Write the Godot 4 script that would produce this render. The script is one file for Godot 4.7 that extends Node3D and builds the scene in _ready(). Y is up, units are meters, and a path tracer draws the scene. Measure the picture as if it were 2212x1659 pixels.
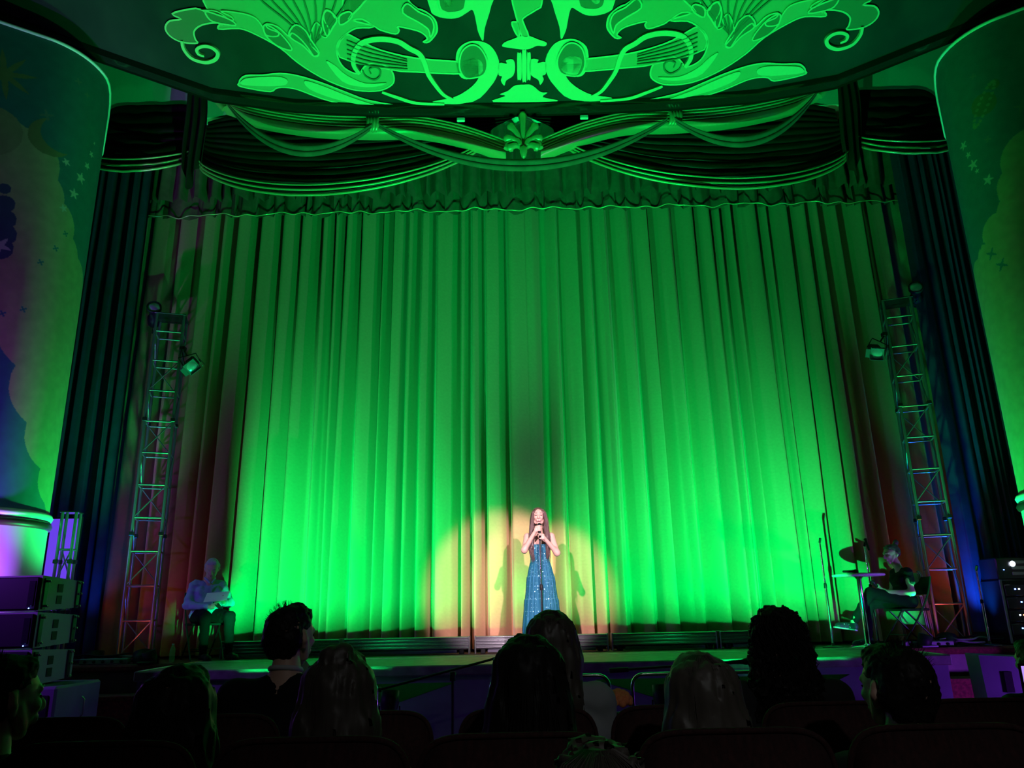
extends Node3D
# A theatre seen from the stalls: green-lit curtain, a singer, two seated people, painted ceiling and walls.
var M := {}
var taken := {}
var rng := RandomNumberGenerator.new()
const CX := -0.06            # the middle of the stage
const STAGE := 1.0           # height of the stage floor

# ---------------------------------------------------------------- naming
func numbered(called: String) -> String:
	var k: int = taken.get(called, 0)
	taken[called] = k + 1
	return called if k == 0 else "%s_%03d" % [called, k]
func tag(o: Node, label: String, category := "", group := "", kind := "") -> Node:
	if label: o.set_meta("label", label)
	if category: o.set_meta("category", category)
	if group: o.set_meta("group", group)
	if kind: o.set_meta("kind", kind)
	return o
func thing(called: String, label: String, category: String, at := Vector3.ZERO, turn := 0.0, group := "") -> Node3D:
	var o := Node3D.new()
	o.name = numbered(called)
	add_child(o)
	o.position = at
	o.rotation.y = turn
	tag(o, label, category, group)
	return o
func part(parent: Node, called: String, st, m: Material, label := "") -> MeshInstance3D:
	var o := MeshInstance3D.new()
	o.name = called
	if st is SurfaceTool:
		st.generate_normals()
		o.mesh = st.commit()
	else:
		o.mesh = st
	o.material_override = m
	parent.add_child(o, true)
	if label: o.set_meta("label", label)
	return o
func structure(called: String, st, m: Material, label := "") -> MeshInstance3D:
	var o := part(self, called, st, m)
	tag(o, label, "", "", "structure")
	return o
func copy_of(o: Node3D, label: String, at: Vector3, turn: float) -> Node3D:
	var c: Node3D = o.duplicate()
	c.name = numbered(String(o.name).rstrip("_0123456789"))
	add_child(c)
	c.position = at
	c.rotation.y = turn
	if label: c.set_meta("label", label)
	return c

# ---------------------------------------------------------------- materials (colours as linear reflectances)
func lin(r: float, g: float, b: float) -> Color:
	return Color(r, g, b).linear_to_srgb()
func mat(called: String, c: Color, rough := 0.7, metal := 0.0, rim := 0.0) -> StandardMaterial3D:
	var m := StandardMaterial3D.new()
	m.resource_name = called
	m.albedo_color = c
	m.roughness = rough
	m.metallic = metal
	if rim > 0.0:
		m.rim_enabled = true
		m.rim = rim
		m.rim_tint = 0.6
	M[called] = m
	return m
func grainy(m: StandardMaterial3D, freq: float, lo: float, scale: float, seed_ := 3, bump := 0.0) -> void:
	# woven or worn surface: a fine noise that varies the colour a little
	var n := FastNoiseLite.new()
	n.seed = seed_
	n.frequency = freq
	n.fractal_octaves = 4
	var t := NoiseTexture2D.new()
	t.width = 256
	t.height = 256
	t.seamless = true
	t.noise = n
	var g := Gradient.new()
	g.set_color(0, Color(lo, lo, lo))
	g.set_color(1, Color(1, 1, 1))
	t.color_ramp = g
	m.albedo_texture = t
	m.uv1_triplanar = true
	m.uv1_world_triplanar = true
	m.uv1_scale = Vector3.ONE * scale
	if bump > 0.0:
		var t2 := NoiseTexture2D.new()
		t2.width = 256
		t2.height = 256
		t2.seamless = true
		t2.noise = n
		t2.as_normal_map = true
		t2.bump_strength = bump
		m.normal_enabled = true
		m.normal_texture = t2
func glow(called: String, c: Color, e: float) -> StandardMaterial3D:
	var m := mat(called, Color(0.02, 0.02, 0.02), 0.3)
	m.emission_enabled = true
	m.emission = c
	m.emission_energy_multiplier = e
	return m

# ---------------------------------------------------------------- shapes
func new_st(smooth := false) -> SurfaceTool:
	var st := SurfaceTool.new()
	st.begin(Mesh.PRIMITIVE_TRIANGLES)
	st.set_smooth_group(0 if smooth else -1)
	return st
func tri(st: SurfaceTool, a: Vector3, b: Vector3, c: Vector3) -> void:
	st.add_vertex(a)
	st.add_vertex(b)
	st.add_vertex(c)
func quad(st: SurfaceTool, a: Vector3, b: Vector3, c: Vector3, d: Vector3) -> void:
	tri(st, a, b, c)
	tri(st, a, c, d)
func box(st: SurfaceTool, lo: Vector3, hi: Vector3, xf := Transform3D.IDENTITY, bevel := 0.0) -> void:
	# an axis box between two corners, its edges chamfered when bevel > 0
	st.set_smooth_group(-1)
	var c := (lo + hi) / 2.0
	var h := (hi - lo) / 2.0
	var b := minf(bevel, minf(h.x, minf(h.y, h.z)) * 0.9)
	for ax in 3:
		var i := (ax + 1) % 3
		var j := (ax + 2) % 3
		for s: float in [-1.0, 1.0]:
			var p := []
			for q in [[-1, -1], [1, -1], [1, 1], [-1, 1]]:
				var v := Vector3.ZERO
				v[ax] = s * h[ax]
				v[i] = q[0] * (h[i] - b)
				v[j] = q[1] * (h[j] - b)
				p.append(xf * (c + v))
			if s > 0: quad(st, p[3], p[2], p[1], p[0])
			else: quad(st, p[0], p[1], p[2], p[3])
	if b <= 0.0: return
	for ax in 3:
		var i := (ax + 1) % 3
		var j := (ax + 2) % 3
		for si: float in [-1.0, 1.0]:
			for sj: float in [-1.0, 1.0]:
				var p := []
				for q in [[-1, 0], [1, 0], [1, 1], [-1, 1]]:
					var v := Vector3.ZERO
					v[ax] = q[0] * (h[ax] - b)
					v[i] = si * (h[i] - (b if q[1] == 0 else 0.0))
					v[j] = sj * (h[j] - (0.0 if q[1] == 0 else b))
					p.append(xf * (c + v))
				if si * sj > 0: quad(st, p[0], p[1], p[2], p[3])
				else: quad(st, p[3], p[2], p[1], p[0])
	for sx: float in [-1.0, 1.0]:
		for sy: float in [-1.0, 1.0]:
			for sz: float in [-1.0, 1.0]:
				var a := xf * (c + Vector3(sx * h.x, sy * (h.y - b), sz * (h.z - b)))
				var d := xf * (c + Vector3(sx * (h.x - b), sy * h.y, sz * (h.z - b)))
				var e := xf * (c + Vector3(sx * (h.x - b), sy * (h.y - b), sz * h.z))
				if sx * sy * sz > 0: tri(st, a, e, d)
				else: tri(st, a, d, e)
func slab(st: SurfaceTool, poly: PackedVector2Array, o: Vector3, ux: Vector3, uy: Vector3, depth: Vector3) -> void:
	# a flat outline given thickness: face at o, back at o + depth
	st.set_smooth_group(-1)
	var idx := Geometry2D.triangulate_polygon(poly)
	for k in range(0, idx.size(), 3):
		var p := []
		for j in 3: p.append(o + ux * poly[idx[k + j]].x + uy * poly[idx[k + j]].y)
		tri(st, p[0], p[1], p[2])
		tri(st, p[2] + depth, p[1] + depth, p[0] + depth)
	for k in poly.size():
		var a := o + ux * poly[k].x + uy * poly[k].y
		var q := poly[(k + 1) % poly.size()]
		var b := o + ux * q.x + uy * q.y
		quad(st, a, b, b + depth, a + depth)
func tube(st: SurfaceTool, pts: Array, r, sides := 8, caps := true) -> void:
	# a round bar through the points; r is one radius or one for each point
	st.set_smooth_group(0)
	var n := pts.size()
	var up := Vector3.UP
	var d0: Vector3 = (pts[1] - pts[0]).normalized()
	if absf(d0.dot(up)) > 0.9: up = Vector3.RIGHT
	var rings := []
	var side := up.cross(d0).normalized()
	for k in n:
		var d: Vector3 = (pts[mini(k + 1, n - 1)] - pts[maxi(k - 1, 0)]).normalized()
		side = (side - d * side.dot(d)).normalized()
		var other := d.cross(side)
		var rad: float = r[k] if r is Array else r
		var ring := PackedVector3Array()
		for s in sides:
			var a := TAU * s / sides
			ring.append(pts[k] + (side * cos(a) + other * sin(a)) * rad)
		rings.append(ring)
	for k in n - 1:
		for s in sides:
			var t := (s + 1) % sides
			quad(st, rings[k][s], rings[k + 1][s], rings[k + 1][t], rings[k][t])
	if caps:
		st.set_smooth_group(-1)
		for s in range(1, sides - 1):
			tri(st, rings[0][0], rings[0][s], rings[0][s + 1])
			tri(st, rings[n - 1][0], rings[n - 1][s + 1], rings[n - 1][s])
func bar(st: SurfaceTool, a: Vector3, b: Vector3, r: float, sides := 8) -> void:
	tube(st, [a, b], r, sides)
func lathe(st: SurfaceTool, prof: Array, sides := 20, xf := Transform3D.IDENTITY, smooth := true) -> void:
	# profile of Vector2(radius, height) turned about y
	st.set_smooth_group(0 if smooth else -1)
	for k in prof.size() - 1:
		for s in sides:
			var a := TAU * s / sides
			var b := TAU * (s + 1) / sides
			var p: Vector2 = prof[k]
			var q: Vector2 = prof[k + 1]
			var p0 := xf * Vector3(p.x * cos(a), p.y, p.x * sin(a))
			var p1 := xf * Vector3(p.x * cos(b), p.y, p.x * sin(b))
			var q0 := xf * Vector3(q.x * cos(a), q.y, q.x * sin(a))
			var q1 := xf * Vector3(q.x * cos(b), q.y, q.x * sin(b))
			if p.x > 0.0001: tri(st, p0, p1, q1)
			if q.x > 0.0001: tri(st, p0, q1, q0)
func sheet(st: SurfaceTool, nu: int, nv: int, f: Callable, thick := Vector3.ZERO) -> void:
	# a surface f(u, v) over the unit square
	st.set_smooth_group(0)
	var g := PackedVector3Array()
	g.resize((nu + 1) * (nv + 1))
	for j in nv + 1:
		for i in nu + 1:
			g[j * (nu + 1) + i] = f.call(float(i) / nu, float(j) / nv)
	for j in nv:
		for i in nu:
			var a := j * (nu + 1) + i
			quad(st, g[a], g[a + nu + 1], g[a + nu + 2], g[a + 1])
	if thick != Vector3.ZERO:
		for j in nv:
			for i in nu:
				var a := j * (nu + 1) + i
				quad(st, g[a + 1] + thick, g[a + nu + 2] + thick, g[a + nu + 1] + thick, g[a] + thick)
func smooth_path(p: Array, per := 6, closed := false) -> Array:
	# Catmull-Rom through the points (Vector2 or Vector3)
	var out := []
	var n := p.size()
	for k in (n if closed else n - 1):
		var a = p[(k - 1 + n) % n] if (closed or k > 0) else p[0]
		var b = p[k]
		var c = p[(k + 1) % n]
		var d = p[(k + 2) % n] if (closed or k + 2 < n) else p[n - 1]
		for s in per:
			out.append(b.cubic_interpolate(c, a, d, float(s) / per))
	if not closed: out.append(p[n - 1])
	return out
func turned(at: Vector3, y := 0.0, x := 0.0, z := 0.0) -> Transform3D:
	return Transform3D(Basis.from_euler(Vector3(x, y, z)), at)
func along(a: Vector3, b: Vector3) -> Transform3D:
	# a frame at a whose y axis points to b
	var y := (b - a).normalized()
	var x := y.cross(Vector3(0.13, 0.2, 0.97)).normalized()
	return Transform3D(Basis(x, y, x.cross(y)), a)
func spot(parent: Node, at: Vector3, to: Vector3, c: Color, e: float, cone: float, soft: float, size := 0.08) -> SpotLight3D:
	var l := SpotLight3D.new()
	parent.add_child(l)
	l.name = "beam"
	l.look_at_from_position(at, to, Vector3.UP if absf((to - at).normalized().y) < 0.98 else Vector3.RIGHT)
	l.light_color = c
	l.light_energy = e
	l.spot_angle = cone
	l.spot_angle_attenuation = soft
	l.spot_range = 60.0
	l.spot_attenuation = 2.0
	l.light_size = size
	l.shadow_enabled = true
	return l
const MURAL := [
	["mural_trumpet", "mid", 1, 1, 0.0, [Vector2(-2.43, 1.00), Vector2(-2.24, 0.92), Vector2(-1.98, 0.78), Vector2(-1.49, 0.65), Vector2(-0.76, 0.56), Vector2(-0.78, 0.41), Vector2(-1.51, 0.45), Vector2(-1.86, 0.49), Vector2(-2.56, 0.69)]],
	["mural_acanthus_cone", "mid", 1, 1, 0.0, [Vector2(-4.14, 1.12), Vector2(-3.85, 1.12), Vector2(-3.64, 1.03), Vector2(-3.36, 0.84), Vector2(-3.16, 0.62), Vector2(-2.88, 0.40), Vector2(-2.57, 0.24), Vector2(-2.33, 0.18), Vector2(-2.07, 0.18), Vector2(-1.89, 0.26), Vector2(-1.84, 0.36), Vector2(-1.87, 0.49), Vector2(-1.98, 0.57), Vector2(-2.13, 0.59), Vector2(-2.24, 0.54), Vector2(-2.34, 0.44), Vector2(-2.49, 0.50), Vector2(-2.57, 0.61), Vector2(-2.59, 0.76), Vector2(-2.55, 0.89), Vector2(-2.43, 1.00), Vector2(-2.26, 1.09), Vector2(-2.03, 1.10), Vector2(-2.16, 1.21), Vector2(-2.33, 1.22), Vector2(-2.08, 1.45), Vector2(-1.84, 1.79), Vector2(-3.75, 1.83), Vector2(-4.22, 1.49), Vector2(-4.05, 1.25)]],
	["mural_leaf", "ochre", 1, 1, 0.0, [Vector2(-4.07, 1.17), Vector2(-4.28, 1.38), Vector2(-4.49, 1.38), Vector2(-4.69, 1.33), Vector2(-4.59, 1.26), Vector2(-4.75, 1.24), Vector2(-4.84, 1.16), Vector2(-4.84, 1.07), Vector2(-4.77, 0.99), Vector2(-4.65, 0.94), Vector2(-4.48, 0.93), Vector2(-4.49, 0.98), Vector2(-4.48, 1.08), Vector2(-4.40, 1.15), Vector2(-4.28, 1.19), Vector2(-4.12, 1.20)]],
	["mural_long_leaf", "mid", 1, 1, 0.0, [Vector2(-4.07, 0.34), Vector2(-4.04, 0.39), Vector2(-3.94, 0.45), Vector2(-3.71, 0.45), Vector2(-3.45, 0.47), Vector2(-3.21, 0.43), Vector2(-2.90, 0.32), Vector2(-2.58, 0.17), Vector2(-2.26, 0.03), Vector2(-1.75, -0.09), Vector2(-2.06, -0.10), Vector2(-2.37, -0.07), Vector2(-2.62, -0.03), Vector2(-2.95, 0.08), Vector2(-3.25, 0.22), Vector2(-3.43, 0.26), Vector2(-3.56, 0.25), Vector2(-3.66, 0.20), Vector2(-3.93, 0.25), Vector2(-4.09, 0.30)]],
	["mural_top_leaf", "mid", 1, 1, 0.0, [Vector2(-2.33, 1.22), Vector2(-2.03, 1.12), Vector2(-1.94, 1.06), Vector2(-1.74, 1.00), Vector2(-1.68, 1.05), Vector2(-1.69, 1.10), Vector2(-1.44, 1.04), Vector2(-1.34, 0.98), Vector2(-1.31, 0.92), Vector2(-1.37, 0.88), Vector2(-1.29, 0.88), Vector2(-1.19, 0.98), Vector2(-1.16, 1.06), Vector2(-1.18, 1.18), Vector2(-1.28, 1.28), Vector2(-1.36, 1.32), Vector2(-1.41, 1.34), Vector2(-1.52, 1.47), Vector2(-1.54, 1.79), Vector2(-2.02, 1.80), Vector2(-2.38, 1.45)]],
	["mural_volute", "cream", 1, 1, 0.0, [Vector2(-0.74, 0.87), Vector2(-0.54, 0.86), Vector2(-0.41, 0.77), Vector2(-0.33, 0.59), Vector2(-0.35, 0.39), Vector2(-0.47, 0.19), Vector2(-0.73, -0.03), Vector2(-1.31, -0.07), Vector2(-1.31, -0.01), Vector2(-1.03, 0.04), Vector2(-0.84, 0.13), Vector2(-0.69, 0.25), Vector2(-0.63, 0.36), Vector2(-0.80, 0.32), Vector2(-0.90, 0.38), Vector2(-0.94, 0.56), Vector2(-0.90, 0.76)]],
	["mural_bracket_leaf", "cream", 1, 1, 0.0, [Vector2(-0.23, 0.59), Vector2(-0.13, 0.60), Vector2(-0.10, 0.49), Vector2(-0.13, 0.36), Vector2(-0.23, 0.29), Vector2(-0.26, 0.21), Vector2(-0.31, 0.29), Vector2(-0.29, 0.35), Vector2(-0.34, 0.38), Vector2(-0.33, 0.55), Vector2(-0.22, 0.54)]],
	["mural_cartouche", "cream", 1, 1, 0.0, [Vector2(-1.20, 1.67), Vector2(-1.23, 1.32), Vector2(-1.16, 1.23), Vector2(-1.01, 1.19), Vector2(-0.86, 1.20), Vector2(-0.73, 1.27), Vector2(-0.67, 1.30), Vector2(-0.64, 1.23), Vector2(-0.62, 1.10), Vector2(-0.60, 0.99), Vector2(-0.54, 0.87), Vector2(-0.51, 1.05), Vector2(-0.41, 1.35), Vector2(-0.37, 1.65)]],
	["mural_cup", "cream", 0, 1, 0.0, [Vector2(-0.28, 0.80), Vector2(-0.24, 0.85), Vector2(-0.13, 0.89), Vector2(-0.02, 0.93), Vector2(0.10, 0.93), Vector2(0.22, 0.88), Vector2(0.33, 0.84), Vector2(0.34, 0.80), Vector2(0.30, 0.78), Vector2(0.21, 0.79), Vector2(0.11, 0.75), Vector2(0.02, 0.74), Vector2(-0.06, 0.75), Vector2(-0.24, 0.78)]],
	["mural_bottom_leaf", "cream", 0, 1, 0.0, [Vector2(0.02, 0.22), Vector2(-0.11, 0.21), Vector2(-0.21, 0.13), Vector2(-0.33, 0.08), Vector2(-0.25, 0.05), Vector2(-0.43, -0.04), Vector2(0.52, -0.05), Vector2(0.30, 0.02), Vector2(0.37, 0.09), Vector2(0.27, 0.10), Vector2(0.14, 0.21)]],
	["mural_figure_legs", "mid", 0, 1, 0.0, [Vector2(-0.13, 1.64), Vector2(-0.13, 1.41), Vector2(-0.10, 1.28), Vector2(-0.05, 1.09), Vector2(-0.00, 0.93), Vector2(0.09, 0.93), Vector2(0.02, 1.11), Vector2(0.02, 1.18), Vector2(0.20, 1.29), Vector2(0.26, 1.35), Vector2(0.25, 1.64)]],
	["mural_figure_foot", "mid", 0, 1, 0.0, [Vector2(-0.14, 1.11), Vector2(-0.10, 1.13), Vector2(-0.05, 1.10), Vector2(-0.04, 0.93), Vector2(-0.09, 0.98)]],
	["mural_rod", "cream", 0, 1, 0.0, [Vector2(-0.07, 0.67), Vector2(-0.04, 0.69), Vector2(-0.01, 0.67), Vector2(-0.01, 0.32), Vector2(-0.05, 0.30), Vector2(-0.07, 0.32)]],
	["mural_rod", "cream", 0, 1, 0.0, [Vector2(0.00, 0.71), Vector2(0.03, 0.73), Vector2(0.06, 0.71), Vector2(0.06, 0.29), Vector2(0.03, 0.27), Vector2(-0.00, 0.29)]],
	["mural_rod", "cream", 0, 1, 0.0, [Vector2(0.07, 0.67), Vector2(0.09, 0.69), Vector2(0.12, 0.67), Vector2(0.12, 0.31), Vector2(0.09, 0.30), Vector2(0.07, 0.31)]],
	["mural_volute_face", "ochre", 1, 2, 0.0, [Vector2(-0.72, 0.83), Vector2(-0.60, 0.80), Vector2(-0.51, 0.65), Vector2(-0.50, 0.51), Vector2(-0.55, 0.40), Vector2(-0.65, 0.36), Vector2(-0.80, 0.35), Vector2(-0.87, 0.43), Vector2(-0.89, 0.56), Vector2(-0.84, 0.74)]],
	["mural_hub", "cream", 1, 2, 0.0, [Vector2(-0.84, 0.59), Vector2(-0.73, 0.64), Vector2(-0.64, 0.63), Vector2(-0.57, 0.58), Vector2(-0.56, 0.45), Vector2(-0.66, 0.36), Vector2(-0.77, 0.35), Vector2(-0.83, 0.46)]],
	["mural_leaf_shade", "ochre", 1, 2, 0.0, [Vector2(-3.07, 1.16), Vector2(-2.96, 1.09), Vector2(-2.91, 0.96), Vector2(-2.83, 0.77), Vector2(-2.91, 0.72), Vector2(-2.97, 0.79), Vector2(-3.04, 0.88), Vector2(-3.17, 0.98), Vector2(-3.18, 1.06)]],
	["mural_leaf_shade", "ochre", 1, 2, 0.0, [Vector2(-3.49, 1.17), Vector2(-3.34, 1.09), Vector2(-3.22, 0.91), Vector2(-3.21, 0.81), Vector2(-3.39, 0.88), Vector2(-3.51, 1.03)]],
	["mural_leaf_shade", "ochre", 1, 2, 0.0, [Vector2(-4.23, 1.36), Vector2(-4.09, 1.32), Vector2(-3.92, 1.24), Vector2(-3.88, 1.17), Vector2(-4.08, 1.20), Vector2(-4.20, 1.25)]],
	["mural_leaf_shade", "ochre", 1, 2, 0.0, [Vector2(-2.62, 1.34), Vector2(-2.54, 1.30), Vector2(-2.50, 1.21), Vector2(-2.57, 1.12), Vector2(-2.67, 1.00), Vector2(-2.70, 1.09), Vector2(-2.69, 1.23)]],
	["mural_leaf_shade", "ochre", 1, 2, 0.0, [Vector2(-2.45, 1.27), Vector2(-2.32, 1.32), Vector2(-2.28, 1.27), Vector2(-2.36, 1.19), Vector2(-2.47, 1.15)]],
	["mural_leaf_shade", "ochre", 1, 2, 0.0, [Vector2(-1.53, 1.41), Vector2(-1.39, 1.30), Vector2(-1.24, 1.22), Vector2(-1.20, 1.09), Vector2(-1.26, 0.95), Vector2(-1.28, 1.06), Vector2(-1.40, 1.16), Vector2(-1.60, 1.29)]],
	["mural_long_leaf_light", "cream", 1, 2, 0.0, [Vector2(-3.12, 0.36), Vector2(-2.87, 0.27), Vector2(-2.50, 0.09), Vector2(-2.11, -0.07), Vector2(-2.38, -0.03), Vector2(-2.77, 0.08), Vector2(-3.08, 0.23)]],
	["mural_long_leaf_light", "cream", 1, 2, 0.0, [Vector2(-4.02, 0.38), Vector2(-3.90, 0.42), Vector2(-3.50, 0.43), Vector2(-3.37, 0.38), Vector2(-3.40, 0.31), Vector2(-3.53, 0.29), Vector2(-3.73, 0.29), Vector2(-4.03, 0.32)]],
	["mural_cone_light", "cream", 1, 2, 0.0, [Vector2(-2.76, 0.64), Vector2(-2.64, 0.57), Vector2(-2.51, 0.43), Vector2(-2.26, 0.30), Vector2(-1.96, 0.30), Vector2(-2.10, 0.25), Vector2(-2.33, 0.25), Vector2(-2.59, 0.34)]],
	["mural_cartouche_heart", "ochre", 1, 2, 0.0, [Vector2(-1.07, 1.66), Vector2(-1.10, 1.37), Vector2(-1.03, 1.29), Vector2(-0.93, 1.28), Vector2(-0.82, 1.30), Vector2(-0.76, 1.37), Vector2(-0.74, 1.66)]],
	["mural_cartouche_knob", "cream", 1, 2, 0.0, [Vector2(-1.01, 1.60), Vector2(-1.04, 1.39), Vector2(-0.99, 1.35), Vector2(-0.94, 1.38), Vector2(-0.91, 1.44), Vector2(-0.87, 1.60)]],
	["mural_curl", "cream", 1, 3, 0.050, [Vector2(-4.68, 0.97), Vector2(-4.69, 0.85), Vector2(-4.62, 0.72), Vector2(-4.45, 0.66), Vector2(-4.30, 0.70), Vector2(-4.24, 0.79), Vector2(-4.30, 0.87), Vector2(-4.41, 0.89), Vector2(-4.51, 0.85), Vector2(-4.51, 0.78), Vector2(-4.44, 0.75)]],
	["mural_loop", "cream", 1, 3, 0.075, [Vector2(-2.32, 0.44), Vector2(-2.38, 0.56), Vector2(-2.37, 0.68), Vector2(-2.31, 0.80), Vector2(-2.19, 0.90), Vector2(-1.96, 0.94), Vector2(-1.72, 0.90), Vector2(-1.57, 0.80), Vector2(-1.44, 0.72), Vector2(-1.38, 0.59), Vector2(-1.34, 0.41), Vector2(-1.25, 0.24), Vector2(-1.15, 0.10), Vector2(-1.02, 0.02)]],
	["mural_tendril", "cream", 1, 3, 0.050, [Vector2(-2.04, 0.16), Vector2(-1.82, 0.07), Vector2(-1.56, -0.02), Vector2(-1.15, -0.05)]],
	["mural_spiral_line", "ochre", 1, 3, 0.022, [Vector2(-2.27, 0.50), Vector2(-2.24, 0.41), Vector2(-2.13, 0.35), Vector2(-2.04, 0.40), Vector2(-2.02, 0.49), Vector2(-2.08, 0.54), Vector2(-2.17, 0.51), Vector2(-2.16, 0.44)]],
	["mural_scallop", "cream", 1, 3, 0.020, [Vector2(-4.28, 1.38), Vector2(-4.08, 1.36), Vector2(-3.95, 1.26), Vector2(-3.89, 1.24), Vector2(-3.91, 1.29), Vector2(-4.02, 1.36), Vector2(-3.77, 1.33), Vector2(-3.60, 1.27), Vector2(-3.53, 1.16), Vector2(-3.50, 1.03), Vector2(-3.36, 1.01), Vector2(-3.33, 1.06), Vector2(-3.45, 1.12), Vector2(-3.46, 1.18), Vector2(-3.32, 1.14), Vector2(-3.20, 1.01), Vector2(-3.14, 1.05), Vector2(-3.05, 0.97), Vector2(-2.97, 0.84), Vector2(-2.91, 0.72), Vector2(-2.84, 0.75), Vector2(-2.92, 0.89), Vector2(-2.89, 1.03), Vector2(-2.79, 1.18), Vector2(-2.73, 1.11), Vector2(-2.76, 1.02), Vector2(-2.69, 0.98), Vector2(-2.63, 1.08), Vector2(-2.67, 1.22), Vector2(-2.64, 1.34), Vector2(-2.56, 1.33), Vector2(-2.51, 1.23), Vector2(-2.38, 1.31), Vector2(-2.29, 1.30), Vector2(-2.35, 1.22)]],
	["mural_fan_groove", "ochre", 1, 3, 0.022, [Vector2(-2.94, 0.93), Vector2(-3.19, 1.22), Vector2(-3.47, 1.52), Vector2(-3.46, 1.77)]],
	["mural_fan_groove", "ochre", 1, 3, 0.022, [Vector2(-2.93, 0.91), Vector2(-3.11, 1.21), Vector2(-3.33, 1.52), Vector2(-3.31, 1.77)]],
	["mural_fan_groove", "ochre", 1, 3, 0.022, [Vector2(-2.92, 0.89), Vector2(-3.03, 1.21), Vector2(-3.18, 1.52), Vector2(-3.17, 1.76)]],
	["mural_fan_groove", "ochre", 1, 3, 0.022, [Vector2(-2.91, 0.87), Vector2(-2.95, 1.21), Vector2(-3.04, 1.52), Vector2(-3.03, 1.76)]],
	["mural_fan_groove", "ochre", 1, 3, 0.022, [Vector2(-2.90, 0.85), Vector2(-2.87, 1.21), Vector2(-2.89, 1.51), Vector2(-2.88, 1.76)]],
	["mural_fan_groove", "ochre", 1, 3, 0.022, [Vector2(-2.88, 0.87), Vector2(-2.78, 1.21), Vector2(-2.74, 1.51), Vector2(-2.74, 1.75)]],
	["mural_fan_groove", "ochre", 1, 3, 0.022, [Vector2(-2.86, 0.89), Vector2(-2.70, 1.21), Vector2(-2.60, 1.51), Vector2(-2.60, 1.75)]],
	["mural_fan_groove", "ochre", 1, 3, 0.022, [Vector2(-2.85, 0.91), Vector2(-2.62, 1.20), Vector2(-2.45, 1.50), Vector2(-2.45, 1.75)]],
	["mural_fan_groove", "ochre", 1, 3, 0.022, [Vector2(-2.83, 0.93), Vector2(-2.54, 1.20), Vector2(-2.30, 1.50), Vector2(-2.31, 1.75)]],
	["mural_flute", "ochre", 1, 3, 0.016, [Vector2(-2.42, 0.93), Vector2(-2.12, 0.80), Vector2(-1.62, 0.64)]],
	["mural_flute", "ochre", 1, 3, 0.016, [Vector2(-2.43, 0.87), Vector2(-2.13, 0.74), Vector2(-1.62, 0.61)]],
	["mural_flute", "ochre", 1, 3, 0.016, [Vector2(-2.44, 0.80), Vector2(-2.14, 0.68), Vector2(-1.63, 0.57)]],
	["mural_flute", "ochre", 1, 3, 0.016, [Vector2(-2.45, 0.74), Vector2(-2.14, 0.62), Vector2(-1.63, 0.54)]],
	["mural_flute", "ochre", 1, 3, 0.016, [Vector2(-2.46, 0.67), Vector2(-2.15, 0.56), Vector2(-1.63, 0.50)]],
]

# ---------------------------------------------------------------- the scene
func _ready() -> void:
	rng.seed = 20240
	# camera: a phone held up in the stalls, 26 mm equivalent, tipped up and rolled a little
	var cam := Camera3D.new()
	cam.name = "camera"
	add_child(cam)
	var pitch := deg_to_rad(16.2)
	var roll := 0.021
	var fwd := Vector3(0, sin(pitch), -cos(pitch))
	var up := Vector3(0, cos(pitch), sin(pitch))
	var ix := Vector3.RIGHT * cos(roll) - up * sin(roll)
	var iy := Vector3.RIGHT * sin(roll) + up * cos(roll)
	cam.transform = Transform3D(Basis(ix, iy, -fwd), Vector3(-0.3, 1.55, 0.0))
	cam.fov = rad_to_deg(2.0 * atan(829.5 / 1660.0))
	cam.near = 0.05
	cam.current = true
	var we := WorldEnvironment.new()
	we.name = "surroundings"
	var env := Environment.new()
	env.background_mode = Environment.BG_COLOR
	env.background_color = Color.BLACK
	env.tonemap_mode = Environment.TONE_MAPPER_LINEAR
	env.tonemap_exposure = 1.0
	env.sdfgi_enabled = true
	env.ssao_enabled = true
	env.ssil_enabled = true
	we.environment = env
	add_child(we)
	materials()
	stage_lights()
	print("shell")
	build_shell()
	build_ceiling()
	print("drapes")
	build_curtain()
	build_valances()
	print("props")
	build_props()
	print("people")
	build_people()
	print("done")

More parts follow.
